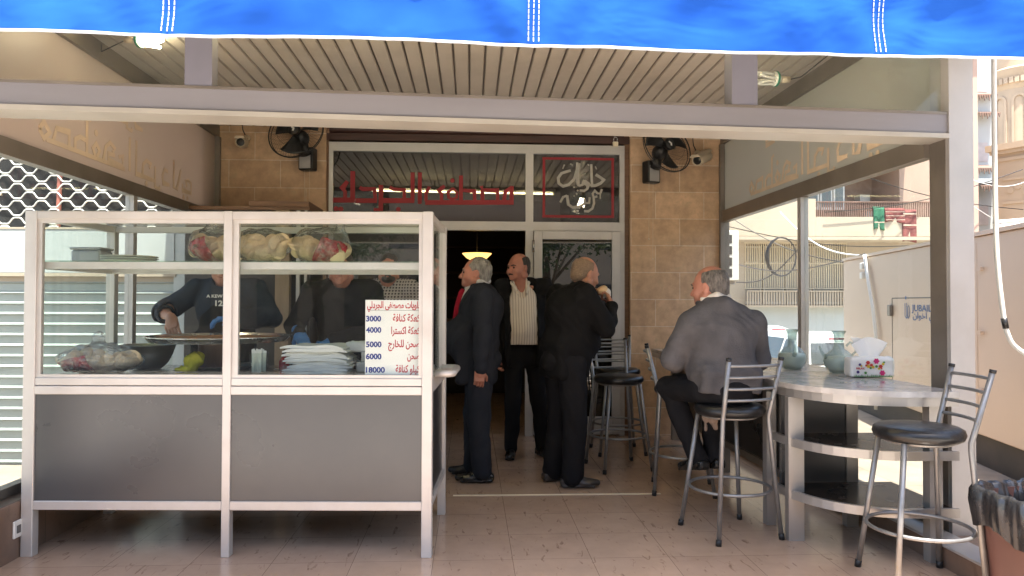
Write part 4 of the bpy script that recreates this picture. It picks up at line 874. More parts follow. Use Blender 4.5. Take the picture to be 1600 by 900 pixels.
# ================================================================ bar stools
def make_stool(label, pos, rz, dark=False):
    t = thing('bar_stool', label, 'bar stool', (pos.x, pos.y, 0), rz, 'bar stools')
    mb = MB(); mb.lathe([(0.0, 0.690), (0.178, 0.690), (0.196, 0.700), (0.205, 0.722), (0.198, 0.745), (0.178, 0.756), (0.09, 0.762), (0.0, 0.763)], 40); obj('seat', mb, M['black_vinyl'], t, smooth=True)
    mb = MB(); mb.tube([(0.15*math.cos(a*math.pi/16), 0.15*math.sin(a*math.pi/16), 0.687) for a in range(32)], 0.011, 8, True); obj('seat_ring', mb, M['tube_steel'], t, smooth=True)
    for s_ in (-1, 1):
        mb = MB(); mb.tube([(s_*0.205, -0.205, 0.0), (s_*0.13, -0.13, 0.69)], 0.0135, 10); lg = obj('leg', mb, M['tube_steel'], t, smooth=True)
        mb = MB(); mb.tube([(s_*0.2065, -0.2065, 0.0), (s_*0.203, -0.203, 0.035)], 0.0165, 10); obj('rubber_foot', mb, M['black_plastic'], lg, smooth=True)
        mb = MB(); mb.tube([(s_*0.205, 0.205, 0.0), (s_*0.152, 0.165, 0.66), (s_*0.150, 0.166, 0.70), (s_*0.152, 0.178, 0.74), (s_*0.170, 0.255, 1.035)], 0.0135, 10); lg = obj('leg', mb, M['tube_steel'], t, smooth=True)
        mb = MB(); mb.tube([(s_*0.2065, 0.2065, 0.0), (s_*0.203, 0.203, 0.035)], 0.0165, 10); obj('rubber_foot', mb, M['black_plastic'], lg, smooth=True)
        mb = MB(); mb.tube([(s_*0.1698, 0.254, 1.028), (s_*0.1705, 0.257, 1.043)], 0.0155, 10); obj('end_cap', mb, M['black_plastic'], lg, smooth=True)
    for k_ in range(4):
        z = 0.80+k_*0.066; f_ = (z-0.74)/0.295; y = 0.178+0.077*f_; x = 0.152+0.018*f_
        mb = MB(); mb.tube([(x*(i/5-1), y+0.028*(1-(i/5-1)**2), z) for i in range(11)], 0.0085, 8); obj('back_slat', mb, M['tube_steel'], t, smooth=True)
    mb = MB(); mb.tube([(0.232*math.cos(a*math.pi/20), 0.232*math.sin(a*math.pi/20), 0.27) for a in range(40)], 0.0095, 8, True); obj('foot_ring', mb, M['tube_steel'], t, smooth=True)
    return t
st0 = make_stool('empty bar stool with round black seat at the rounded end of the table', C(1.975, 3.605), R(-92)-YAW)
def stool(label, pos, rz):
    c = copy_tree(st0); c.location = (pos.x, pos.y, 0); c.rotation_euler = (0, 0, rz); c['label'] = label; return c
stool('bar stool carrying the man in the grey jacket', C(1.285, 4.38), R(197)-YAW)
stool('bar stool seen side on just left of the seated man', C(1.235, 5.36), R(80)-YAW)
stool('bar stool right behind the man eating, nearer of the two by the door', C(0.875, 6.08), R(15)-YAW)
stool('bar stool at the glass door, farther of the two behind the man eating', C(0.96, 6.72), R(5)-YAW)

# ================================================================ bin with black liner
p = C(2.39, 3.32)
t = thing('rubbish_bin', 'reddish brown bin lined with a crumpled black plastic bag', 'bin', (p.x, p.y, -0.18), 0.25)
def sq(a, r, e=5): c, s = math.cos(a), math.sin(a); q = (abs(c)**e+abs(s)**e)**(-1/e); return r*q*c, r*q*s
mb = MB(); vs = []; N = 40
for r, z in ((0.15, 0.0), (0.16, 0.004), (0.205, 0.62), (0.22, 0.63), (0.22, 0.66), (0.20, 0.66), (0.155, 0.03)):
    for k_ in range(N): x, y = sq(2*math.pi*k_/N, r); vs.append((x, y, z))
mb.add(vs, [(i*N+k_, i*N+(k_+1) % N, (i+1)*N+(k_+1) % N, (i+1)*N+k_) for i in range(6) for k_ in range(N)]+[tuple(range(N))])
obj('body', mb, mat('red_brown_plastic', (0.14, 0.068, 0.055), 0.5, 0, 0.2, 5, dirt=0.5, dirtcol=(0.4, 0.25, 0.2), stretch=(1, 1, 0.3)), t, auto=40)
N = 160; mb = MB(); vs = []; prof = [(0.228, 0.50), (0.236, 0.56), (0.24, 0.62), (0.236, 0.67), (0.226, 0.69), (0.206, 0.68), (0.19, 0.62), (0.18, 0.45), (0.17, 0.2)]
for i, (r, z) in enumerate(prof):
    for k_ in range(N):
        a = 2*math.pi*k_/N; x, y = sq(a, r)
        q = 0.004*math.sin(a*13+i*0.5)+0.003*math.sin(a*29+i*0.8+1)+0.002*math.sin(a*47-i*0.6)
        dz = 0.02*math.sin(a*3+1)*(1 if i == 0 else 0.3)+0.004*math.sin(a*17+i)*(i < 6)+(0.02*math.sin(a*5) if i == 0 else 0)
        l = math.hypot(x, y); vs.append((x*(1+q/l*1.2), y*(1+q/l*1.2), z+dz))
mb.add(vs, [(i*N+k_, i*N+(k_+1) % N, (i+1)*N+(k_+1) % N, (i+1)*N+k_) for i in range(len(prof)-1) for k_ in range(N)])
obj('liner_bag', mb, mat('black_bin_bag', (0.02, 0.02, 0.022), 0.27, 0, 0.2, 8, bump=0.35, bscale=11, spec=0.7), t, smooth=True)

# ================================================================ fans, cameras, lamps
def fan(label, px, py, yaw, box_px):
    p = at_y(px, py, FY-0.32); t = thing('wall_fan', label, 'fan', p, yaw, 'wall fans on the stone piers')
    rr = 0.275
    T = Matrix.Rotation(R(-18), 4, 'X')
    def ringpts(r, y, n=40): return [T @ Vector((r*math.cos(2*math.pi*k_/n), y, r*math.sin(2*math.pi*k_/n))) for k_ in range(n)]
    mb = MB(); mb.tube(ringpts(rr, 0.0), 0.006, 6, True); mb.tube(ringpts(rr*0.97, 0.03), 0.004, 6, True); mb.tube(ringpts(0.06, -0.05), 0.003, 6, True); mb.tube(ringpts(rr*0.62, -0.042), 0.0014, 4, True)
    for k_ in range(60):
        a = 2*math.pi*k_/60; c, s = math.cos(a), math.sin(a)
        mb.tube([T @ Vector((c*0.06, -0.05, s*0.06)), T @ Vector((c*rr*0.7, -0.045, s*rr*0.7)), T @ Vector((c*rr, 0, s*rr))], 0.0011, 3, cap=False)
        if k_ % 2 == 0: mb.tube([T @ Vector((c*rr, 0, s*rr)), T @ Vector((c*rr*0.8, 0.09, s*rr*0.8)), T @ Vector((c*0.08, 0.10, s*0.08))], 0.0011, 3, cap=False)
    obj('guard', mb, M['black_plastic'], t)
    mb = MB()
    for k_ in range(3):
        a0 = 2*math.pi*k_/3+0.5
        mb.grid(lambda u, v, a0=a0: T @ Vector(((0.04+0.19*v)*math.cos(a0+(u-0.5)*(0.75+0.35*v)), 0.02+(u-0.5)*0.05, (0.04+0.19*v)*math.sin(a0+(u-0.5)*(0.75+0.35*v)))), 8, 8)
    b_ = obj('blade', mb, M['black_plastic'], t, smooth=True); s_ = b_.modifiers.new('thickness', 'SOLIDIFY'); s_.thickness = 0.004
    mb = MB(); mb.lathe([(0.0, -0.052), (0.055, -0.052), (0.06, -0.04), (0.05, 0.0)], 20, M=T @ Matrix.Rotation(R(-90), 4, 'X')); obj('badge', mb, M['black_plastic'], t, smooth=True)
    mb = MB(); mb.stroke([(-0.02, 0.02), (0.005, 0.0), (0.0, -0.025)], 0.018, lambda u, v: T @ Vector((u, -0.0535, v)), T @ Vector((0, -0.001, 0))); obj('emblem', mb, M['white_plastic'], t)
    mb = MB(); mb.sphere((0, 0.13, 0), (0.07, 0.09, 0.075), 18, 12, T); mb.tube([(0, 0.14, -0.05), (0.0, 0.17, -0.14), (0, 0.2, -0.18)], [0.045, 0.05, 0.06], 14); obj('motor', mb, M['black_plastic'], t, smooth=True)
    mb = MB(); mb.box(-0.075, 0.075, 0.20, 0.31, -0.33, -0.11, bev=0.01); obj('bracket', mb, M['black_plastic'], t)
    mb = MB(); mb.box(-0.06, 0.055, 0.195, 0.2, -0.315, -0.16); obj('switch_plate', mb, M['alu'], t)
    mb = MB()
    for x, l in ((-0.03, 0.55), (0.02, 0.75)): mb.tube([(x, 0.25, -0.33), (x, 0.255, -0.33-l)], 0.002, 5); mb.sphere((x, 0.255, -0.34-l), 0.008, 8, 6)
    obj('pull_cord', mb, M['cream_plastic'], t)
fan('black wall fan on the left pier turned towards the cart', 462, 205, R(-14), 0)
fan('black wall fan on the right pier turned towards the table', 1043, 228, R(24), 0)
def cctv(label, p, yaw, pitch, L=0.19, r=0.045, wallY=None, m=None):
    t = thing('security_camera', label, 'security camera', p, 0)
    T = Matrix.Rotation(yaw, 4, 'Z') @ Matrix.Rotation(pitch, 4, 'X')
    m = m or M['cream_plastic']
    mb = MB(); mb.lathe([(0.0, -L/2), (r*0.9, -L/2), (r, -L/2+0.01), (r, L/2-0.01), (r*0.93, L/2), (r*0.8, L/2-0.012), (0, L/2-0.014)], 24, M=T @ Matrix.Rotation(R(90), 4, 'X')); b_ = obj('body', mb, m, t, auto=40)
    mb = MB(); mb.lathe([(0.0, L/2-0.010), (r*0.72, L/2-0.010), (r*0.76, L/2-0.013)], 20, M=T @ Matrix.Rotation(R(90), 4, 'X')); obj('lens', mb, M['black_vinyl'], t, smooth=True)
    mb = MB(); mb.add([T @ Vector(q) for q in ((-r*1.05, -L/2-0.03, r*0.7), (r*1.05, -L/2-0.03, r*0.7), (r*1.05, L/2, r*0.7), (-r*1.05, L/2, r*0.7), (-r*0.6, -L/2-0.03, r*1.15), (r*0.6, -L/2-0.03, r*1.15), (r*0.6, L/2, r*1.15), (-r*0.6, L/2, r*1.15))], [(0, 1, 5, 4), (4, 5, 6, 7), (7, 6, 2, 3), (0, 4, 7, 3), (1, 2, 6, 5)]); obj('sun_hood', mb, m, t)
    if wallY is not None:
        d = wallY-p[1]; mb = MB(); mb.tube([T @ Vector((0, 0.03, r*0.9)), Vector((0.0, d*0.55, 0.075)), Vector((0, d, 0.075))], 0.013, 10); mb.lathe([(0.035, 0), (0.035, 0.015), (0.02, 0.02)], 16, M=Matrix.Translation((0, d, 0.075)) @ Matrix.Rotation(R(90), 4, 'X')); obj('bracket', mb, m, t, smooth=True)
        mb = MB(); mb.tube([(0.0, d-0.008, 0.075), (-0.04, d-0.006, 0.16), (-0.05, d-0.006, 0.26), (-0.2, d-0.01, 0.31), (-0.5, d-0.01, 0.32)], 0.005, 6); obj('cable', mb, M['black_plastic'], t, smooth=True)
    return t
cctv('cream camera pointing outwards high on the left pier', at_y(378, 223, FY-0.16), R(8), R(8), 0.2, 0.05, FY)
cctv('cream camera angled down to the left on the right pier', at_y(1097, 247, FY-0.16), R(-42), R(20), 0.27, 0.056, FY)
def cfl(label, p, d, lit, wirepts=None):
    t = thing('spiral_bulb', label, 'light bulb', p, 0, 'energy saving bulbs under the canopy')
    Q = Vector(d).to_track_quat('Z', 'Y').to_matrix().to_4x4()
    mb = MB()
    for s_ in range(4):
        a = s_*math.pi/2+0.4
        c, s = math.cos(a), math.sin(a); pts = []
        for i in range(15):
            v = i/14; sp = math.pi*v; rr = 0.032+0.012*math.sin(sp); x = 0.016*math.cos(sp); z = 0.06+0.12*math.sin(sp)
            aa = a+0.5*math.cos(sp); pts.append(Q @ Vector((rr*math.cos(aa), rr*math.sin(aa), z)))
        mb.tube(pts, 0.0095, 8)
    obj('tube', mb, emit('lit_tube', (1.0, 0.86, 0.62), 16.0) if lit else M['white_plastic'], t, smooth=True)
    mb = MB(); mb.lathe([(0.018, 0.0), (0.03, 0.02), (0.05, 0.035), (0.05, 0.055), (0.04, 0.062), (0.0, 0.062)], 20, M=Q); obj('ballast', mb, M['white_plastic'], t, smooth=True)
    mb = MB(); mb.lathe([(0.0515, 0.037), (0.0525, 0.045), (0.0515, 0.053)], 20, M=Q); obj('green_band', mb, mat('green_band', (0.01, 0.2, 0.12), 0.4), t, smooth=True)
    mb = MB(); mb.lathe([(0.0, -0.06), (0.022, -0.06), (0.024, 0.0), (0.018, 0.004)], 16, M=Q); obj('holder', mb, M['cream_plastic'], t, smooth=True)
    if wirepts:
        mb = MB(); mb.tube([Q @ Vector((0, 0, -0.055))]+[Vector(q)-Vector(p) for q in wirepts], 0.004, 6); obj('wire', mb, M['black_plastic'], t, smooth=True)
    return t
p = at_d(204, 61, 4.75); cfl('glowing spiral bulb hanging by the left side of the awning', p, (1, -0.25, -0.08), True, [(p.x-0.25, p.y+0.1, 2.99), (p.x-0.3, p.y+0.2, CZ)])
p = at_d(1222, 121, 5.0); cfl('unlit spiral bulb with green band in the right corner of the canopy ceiling', p, (-1, -0.2, -0.03), False, [(p.x+0.14, p.y, p.z+0.02), (p.x+0.35, p.y-0.05, CZ-0.02), (p.x+0.5, p.y-0.2, CZ)])
p = C(1.40, 4.32, 2.93); cfl('lit spiral bulb hidden by the valance and mirrored in the shop window', p, (-0.2, -0.1, -1), True, [(p.x, p.y+0.01, CZ)])
for i, x in enumerate((-1.05, 0.35)):
    p = C(x, 4.3, 2.93)
    t = thing('tube_light', 'yellowish fluorescent tube under the canopy front, mirrored in the shop window', 'tube light', p, -YAW, 'fluorescent tubes under the canopy')
    mb = MB(); mb.tube([(-0.6, 0, 0), (0.6, 0, 0)], 0.014, 10); obj('tube', mb, emit('yellow_tube', (1.0, 0.85, 0.45), 9.0), t, smooth=True)
    mb = MB(); mb.box(-0.64, 0.64, -0.025, 0.025, 0.03, 0.07, bev=0.005); mb.box(-0.64, -0.605, -0.02, 0.02, -0.02, 0.03); mb.box(0.605, 0.64, -0.02, 0.02, -0.02, 0.03); mb.box(-0.3, -0.28, -0.01, 0.01, 0.07, 0.16); mb.box(0.28, 0.3, -0.01, 0.01, 0.07, 0.16); obj('batten', mb, M['white_plastic'], t)
# ================================================================ people
def skin(name, c): 
    m = mat(name, c, 0.5, 0, 0.14, 18, bump=0.08, bscale=60); b = m.node_tree.nodes['Principled BSDF']; b.inputs['Subsurface Weight'].default_value = 0.08; b.inputs['Subsurface Radius'].default_value = (0.012, 0.005, 0.003); return m
SK = skin('tan_skin', (0.42, 0.20, 0.13)); SK2 = skin('ruddy_skin', (0.40, 0.17, 0.115))
def cloth_mat(name, c, var=0.12, rough=0.85, bs=220): return mat(name, c, rough, 0, var, 9, bump=0.25, bscale=bs, spec=0.12, sheen=0.0)
CL = {'navy': cloth_mat('navy_wool', (0.022, 0.025, 0.033)), 'black': cloth_mat('black_wool', (0.011, 0.011, 0.012)), 'blacktr': cloth_mat('black_trouser', (0.011, 0.011, 0.012)),
      'grey': cloth_mat('grey_knit', (0.088, 0.084, 0.087), 0.25, bs=120), 'charcoal': cloth_mat('charcoal_trouser', (0.014, 0.014, 0.016)), 'denim': cloth_mat('dark_denim', (0.025, 0.036, 0.052), 0.3),
      'white': cloth_mat('white_shirt', (0.62, 0.58, 0.52), 0.05), 'blueshirt': cloth_mat('pale_shirt', (0.50, 0.50, 0.50), 0.05), 'red': cloth_mat('red_tie', (0.30, 0.012, 0.03)), 'apron': cloth_mat('black_apron', (0.010, 0.011, 0.012))}
HR = {'grey': mat('grey_hair', (0.20, 0.19, 0.17), 0.6, 0, 0.5, 60, bump=0.8, bscale=90, stretch=(1, 1, 0.35)), 'dark': mat('dark_hair', (0.03, 0.024, 0.02), 0.55, 0, 0.4, 60, bump=0.8, bscale=90, stretch=(1, 1, 0.35)),
      'salt': mat('salt_pepper_hair', (0.12, 0.105, 0.092), 0.6, 0, 0.6, 70, bump=0.8, bscale=90, stretch=(1, 1, 0.35)), 'fuzz': mat('cropped_grey_hair', (0.22, 0.15, 0.10), 0.7, 0, 0.3, 90, bump=0.6, bscale=150)}
EYE_M = mat('dark_eye', (0.02, 0.014, 0.01), 0.2, 0, 0.1, 20)
SHOE = mat('black_leather', (0.012, 0.011, 0.010), 0.28, 0, 0.2, 9, bump=0.1); SHOEB = mat('brown_black_leather', (0.035, 0.028, 0.024), 0.32, 0, 0.2, 9, bump=0.1)
GLOVE = mat('blue_glove', (0.03, 0.17, 0.48), 0.4, 0, 0.1, 30, bump=0.3, bscale=60)
V = Vector
def headM(neck, yaw, pitch, roll=0.0): return Matrix.Translation(neck) @ Matrix.Rotation(R(yaw), 4, 'Z') @ Matrix.Rotation(R(pitch), 4, 'X') @ Matrix.Rotation(R(roll), 4, 'Y')
def head_prims(fat=1.0, chin=1.0):
    p = [ell((0, -0.014, 0.125), (0.077, 0.100, 0.094), None, 0.02), ell((0, 0.035, 0.082), (0.064*fat, 0.066, 0.086), None, 0.03), ell((0, 0.04, 0.028), (0.054*fat, 0.056, 0.042), None, 0.03),
         ell((0, 0.088, 0.005), (0.024, 0.018*chin, 0.017), None, 0.02), ell((0, 0.086, 0.117), (0.05, 0.018, 0.013), None, 0.015)]
    for s in (-1, 1): p += [ell((s*0.04, 0.066, 0.060), (0.028*fat, 0.03, 0.026), None, 0.02), ell((s*0.066*fat, 0.0, 0.03), (0.018, 0.035, 0.03), None, 0.02)]
    for s in (-1, 1): p += [ell((s*0.031, 0.106, 0.097), (0.017, 0.014, 0.011), None, 0.01, -1)]
    p += [rcone((0, 0.094, 0.100), (0, 0.120, 0.060), 0.0085, 0.0135, 0.012), ell((0.012, 0.106, 0.054), (0.009, 0.010, 0.008), None, 0.006), ell((-0.012, 0.106, 0.054), (0.009, 0.010, 0.008), None, 0.006),
          ell((0, 0.097, 0.033), (0.024, 0.013, 0.007), None, 0.006), ell((0, 0.095, 0.021), (0.021, 0.013, 0.007), None, 0.006), ell((0, 0.112, 0.0275), (0.024, 0.008, 0.0018), None, 0.003, -1)]
    for s in (-1, 1): p += [ell((s*0.080, -0.008, 0.086), (0.010, 0.021, 0.034), (0.15, 0, s*-0.35), 0.006), ell((s*0.091, 0.0, 0.088), (0.006, 0.010, 0.018), (0.15, 0, 0), 0.004, -1)]
    return p
def hair_prims(kind):
    c = [ell((0, -0.018, 0.125), (0.084, 0.105, 0.099), None, 0.01), ell((0, -0.055, 0.07), (0.068, 0.06, 0.07), None, 0.02)]
    c += [ell((0, 0.12, 0.05), (0.15, 0.095, 0.105), None, 0.008, -1), rbox((0, 0.10, -0.05), (0.15, 0.12, 0.09), 0.01, None, 0.008, -1), rbox((0, 0, -0.06), (0.2, 0.2, 0.07), 0.0, None, 0.008, -1)]
    for s in (-1, 1): c += [ell((s*0.085, 0.003, 0.08), (0.03, 0.026, 0.038), None, 0.006, -1)]
    if kind == 'ring': c += [ell((0, 0.03, 0.235), (0.082, 0.15, 0.082), None, 0.006, -1), rbox((0, 0.13, 0.15), (0.15, 0.10, 0.1), 0.01, None, 0.01, -1)]
    if kind == 'thin': c += [ell((0, 0.11, 0.20), (0.085, 0.09, 0.07), None, 0.006, -1)]
    return c
def hand_prims(w, d, n, thumb, curl=0.5, sc=1.0, grow=0.0, spread=0.0):
    w, d, n = V(w), V(d).normalized(), V(n); n = (n-d*n.dot(d)).normalized(); b = d.cross(n)*thumb
    c = w+d*0.048*sc; Mx = Matrix((b, n, d)).transposed(); e = Mx.to_euler('XYZ')
    p = [rbox(c, (0.030*sc+grow, 0.006+grow, 0.032*sc+grow), 0.008, e, 0.012), rcone(w, w+d*0.03*sc, 0.026+grow, 0.026+grow, 0.015)]
    for i, L in enumerate((0.070, 0.079, 0.073, 0.056)):
        q = w+d*0.084*sc+b*(0.030-0.0195*i)*sc; a = 0.0
        for j, (fr, r0, r1) in enumerate(((0.45, 0.0088, 0.0082), (0.30, 0.0082, 0.0076), (0.25, 0.0076, 0.0066))):
            a += curl*(0.55 if j == 0 else 1.0)*(1+0.08*i); dd = d*math.cos(a)+n*math.sin(a)+b*spread*(1.5-i)*0.3
            q2 = q+dd.normalized()*L*fr*sc; p.append(rcone(q, q2, (r0+grow)*sc, (r1+grow)*sc, 0.003)); q = q2
    q = w+d*0.022*sc+b*0.026*sc; d1 = (d*0.65+b*0.62+n*0.35).normalized(); q2 = q+d1*0.040*sc; d2 = (d*0.85+b*0.15+n*0.5).normalized(); q3 = q2+d2*0.034*sc
    p += [rcone(q, q2, (0.0125+grow)*sc, (0.0105+grow)*sc, 0.008), rcone(q2, q3, (0.0102+grow)*sc, (0.0082+grow)*sc, 0.003)]
    return p
def shoe_prims(a, yaw, L=0.27, pitch=0.0):
    Mx = Matrix.Translation(a) @ Matrix.Rotation(R(yaw), 4, 'Z') @ Matrix.Rotation(R(pitch), 4, 'X')
    return xf([rbox((0, -0.045, 0.030), (0.020, 0.028, 0.012), 0.016, None, 0.02), rcone((0, -0.03, 0.055), (0, 0.06, 0.042), 0.037, 0.034, 0.02), rcone((0, 0.06, 0.038), (0, L-0.10, 0.028), 0.034, 0.024, 0.02),
               ell((0, 0.10, 0.025), (0.045, 0.075, 0.022), None, 0.015), rcone((0, -0.02, 0.05), (0, -0.02, 0.095), 0.04, 0.042, 0.02), rbox((0, 0.045, 0.006), (0.036, 0.115, 0.004), 0.004, None, 0.006)], Mx)
def person(label, loc, rz, neck, chest, pelvis, sh, el, wr, hp, kn, an, hd, hands, head=(0, 0, 0), fat=1.0, sk=None, hair=None, hairm=None, coat=None, trou=None, shoe=SHOE, footyaw=(0, 0), footpitch=0.0, belly=0.0, hem=0.78,
           coat_extra=(), coat_cut=(), sleeve=(0.070, 0.056, 0.046), wr_coat=(0.010, 27, 1), features=(), cuff=None, legr=(0.094, 0.07, 0.058), trousers_wr=(0.009, 24, 2), scale=1.0, cw=(0.19, 0.13)):
    t = thing('person', label, 'person', loc, rz)
    t.scale = (scale,)*3
    HM = headM(V(neck), *head); B = xf(head_prims(fat), HM)
    ch, pe, nk = V(chest), V(pelvis), V(neck)
    B += [rcone(ch+V((0, 0, 0.1)), nk+V((0, -0.005, 0.02)), 0.065, 0.054, 0.03), rcone(nk+V((0, -0.005, 0.0)), HM @ V((0, -0.02, 0.07)), 0.055, 0.053, 0.03), rcone(pe, ch, 0.10, 0.12, 0.03), rcone(sh[0], sh[1], 0.04, 0.04, 0.03)]
    for i in (0, 1):
        B += [rcone(sh[i], el[i], 0.045, 0.036, 0.02), rcone(el[i], wr[i], 0.040, 0.027, 0.02), rcone(hp[i], kn[i], 0.065, 0.05, 0.02), rcone(kn[i], an[i], 0.048, 0.035, 0.02), rcone(pe, hp[i], 0.08, 0.07, 0.03)]
        if hands[i]: d, n, th, cu = hands[i][:4]; B += hand_prims(wr[i], d, n, th, cu, 1.03)
    sk = sk or SK
    body = sobj('body', B, 0.005, sk, t)
    if hair: h = link('hair', sdf_mesh('hair', xf(hair_prims(hair), HM), 0.005, (0.002, 130, 1)), hairm, t, True)
    for s in (-1, 1):
        mb = MB(); mb.sphere((s*0.031, 0.090, 0.097), 0.0095, 12, 8, HM); obj('eye', mb, EYE_M, t, smooth=True)
        sobj('eyebrow', xf([rcone((s*0.012, 0.104, 0.113), (s*0.036, 0.100, 0.119), 0.0045, 0.005, 0.004), rcone((s*0.036, 0.100, 0.119), (s*0.053, 0.086, 0.113), 0.005, 0.003, 0.004)], HM), 0.003, hairm or HR['dark'], t)
    if 'moustache' in features:
        sobj('moustache', xf([rcone((0, 0.110, 0.043), (0.026, 0.099, 0.035), 0.0065, 0.004, 0.004), rcone((0, 0.110, 0.043), (-0.026, 0.099, 0.035), 0.0065, 0.004, 0.004)], HM), 0.003, HR['dark'], t, (0.001, 200, 1))
    if 'beard' in features:
        sobj('beard', xf([ell((0, 0.06, 0.012), (0.056, 0.055, 0.035), None, 0.01), ell((0, 0.105, 0.042), (0.028, 0.012, 0.008), None, 0.01), ell((0, 0.115, 0.027), (0.02, 0.014, 0.006), None, 0.003, -1), rbox((0, 0.06, 0.085), (0.1, 0.1, 0.03), 0.005, None, 0.005, -1)], HM), 0.004, HR['dark'], t, (0.002, 150, 1))
    # trousers, shoes
    T_ = [rcone(hp[0], hp[1], 0.105, 0.105, 0.04), rcone(pe, pe+V((0, 0, 0.09)), 0.115, 0.12, 0.04), ell(pe+V((0, -0.03, -0.02)), (0.15, 0.125, 0.10), None, 0.04)]
    for i in (0, 1):
        hem_a = V(an[i])+V((0, 0, 0.0)); k2 = V(kn[i])
        T_ += [rcone(hp[i], kn[i], legr[0], legr[1], 0.03), rcone(kn[i], hem_a, legr[1], legr[2], 0.02)]
    sobj('trousers', T_, 0.008, trou, t, trousers_wr)
    for i in (0, 1): sobj('shoe', shoe_prims(V(an[i])-V((0, 0, 0.075)), footyaw[i], 0.28, footpitch), 0.006, shoe, t)
    # coat
    up = (nk-pe).normalized(); cx = V(sh[1])-V(sh[0]); cx.normalize(); fw = up.cross(cx)*-1 if False else cx.cross(up)*-1
    rotz = math.atan2(cx.y, cx.x)
    wa = pe.lerp(ch, 0.45)
    K = [ell(ch, (cw[0], cw[1], 0.20), (0, 0, rotz), 0.05), ell(ch+up*0.06+V((0, 0, 0))-fw*0.015, (cw[0]*0.95, cw[1]*0.9, 0.15), (0, 0, rotz), 0.05), ell(wa+fw*belly, (cw[0]*0.93, cw[1]*1.05+belly*0.6, 0.19), (0, 0, rotz), 0.06),
         rcone(V(sh[0])+up*0.0, V(sh[1])+up*0.0, 0.062, 0.062, 0.05), rcone(nk+V((0, -0.02, -0.03)), V(sh[0])+up*0.01, 0.062, 0.052, 0.04), rcone(nk+V((0, -0.02, -0.03)), V(sh[1])+up*0.01, 0.062, 0.052, 0.04)]
    if hem is not None:
        zt = pe.z+0.12; hh = (zt-hem)/2
        K += [rbox((pe.x, pe.y+belly*0.35, hem+hh), (0.125, 0.075+belly*0.3, hh-0.03), 0.045, (0, 0, rotz), 0.05)]
    for i in (0, 1): K += [rcone(sh[i], el[i], sleeve[0], sleeve[1], 0.035), rcone(el[i], V(wr[i]).lerp(V(el[i]), 0.08), sleeve[1], sleeve[2], 0.02)]
    K += [rcone(nk+V((-0.082, 0.015, -0.008)), nk+V((-0.045, -0.055, 0.012)), 0.016, 0.020, 0.012), rcone(nk+V((-0.045, -0.055, 0.012)), nk+V((0.045, -0.055, 0.012)), 0.020, 0.020, 0.012), rcone(nk+V((0.045, -0.055, 0.012)), nk+V((0.082, 0.015, -0.008)), 0.020, 0.016, 0.012)]
    K += list(coat_extra)
    if hem is not None: K += [rbox((pe.x, pe.y-0.2, hem+0.06), (0.0035, 0.12, 0.13), 0.002, None, 0.006, -1)]
    K += [rcone(nk+V((0, 0.012, 0.0)), HM @ V((0, 0.0, 0.10)), 0.070, 0.085, 0.008, -1)]+list(coat_cut)
    if hem is None: K += [rbox((pe.x, pe.y, pe.z-0.22), (0.5, 0.28, 0.2), 0.0, None, 0.01, -1)]
    sobj('jacket', K, 0.0075, coat, t, wr_coat)
    t['_hm'] = 0; del t['_hm']
    return t, HM
def stand(H=1.72, lean=0.0, sx=0.185, stance=0.10):
    return dict(neck=(0, lean+0.0, H-0.217), chest=(0, lean*0.6, 1.27), pelvis=(0, 0, 0.94), sh=((-sx, lean*0.8-0.015, H-0.29), (sx, lean*0.8-0.015, H-0.29)), hp=((-0.088, 0, 0.90), (0.088, 0, 0.90)), kn=((-stance, 0.02, 0.49), (stance, 0.02, 0.49)), an=((-stance, -0.01, 0.085), (stance, -0.01, 0.085)))

# --- man in navy suit, facing left
P = stand(1.69); P['kn'] = ((-0.09, 0.01, 0.49), (0.10, 0.06, 0.49)); P['an'] = ((-0.10, -0.02, 0.085), (0.12, 0.07, 0.085)); P['neck'] = (0, 0.045, 1.475)
P['el'] = ((-0.235, -0.035, 1.10), (0.235, -0.03, 1.10)); P['wr'] = ((-0.235, -0.015, 0.855), (0.235, 0.02, 0.855))
p = C(-0.235, 5.66)
t, HM = person('grey haired man in navy suit and red tie facing left by the food cart', (p.x, p.y, 0), R(90)-YAW+R(-3), hd=None, hands=(((0, 0.08, -1), (1, 0.2, 0), 1, 0.75), ((0, 0.08, -1), (-1, 0.2, 0), -1, 0.6)),
    head=(4, 3, 0), fat=1.05, sk=SK2, hair='thin', hairm=HR['grey'], coat=CL['navy'], trou=CL['navy'], belly=0.09, hem=0.74, cw=(0.20, 0.165), sleeve=(0.085, 0.07, 0.055), legr=(0.115, 0.085, 0.075), footyaw=(6, -8), coat_cut=[rcone((0, 0.30, 1.05), (0, 0.17, 1.46), 0.03, 0.085, 0.01, -1)], **P)
sobj('shirt', [ell((0, 0.06, 1.27), (0.13, 0.105, 0.21), None, 0.02), rcone((0, 0.05, 1.40), (0, 0.03, 1.49), 0.075, 0.070, 0.02), rcone((0, 0.06, 1.52), (0, 0.04, 1.47), 0.05, 0.05, 0.006, -1)], 0.007, CL['blueshirt'], t, (0.003, 30, 1))
mb = MB(); mb.tube([(0, 0.135, 1.445), (0, 0.15, 1.42), (0, 0.175, 1.30), (0, 0.19, 1.15)], [0.02, 0.026, 0.034, 0.04], 8); obj('tie', mb, CL['red'], t, smooth=True)
sobj('collar', [rcone((0.0, 0.105, 1.455), (0.075, 0.01, 1.50), 0.022, 0.020, 0.01), rcone((0.0, 0.105, 1.455), (-0.075, 0.01, 1.50), 0.022, 0.020, 0.01), rcone((0.075, 0.01, 1.50), (0, -0.055, 1.51), 0.020, 0.018, 0.01), rcone((-0.075, 0.01, 1.50), (0, -0.055, 1.51), 0.020, 0.018, 0.01)], 0.006, CL['blueshirt'], t)

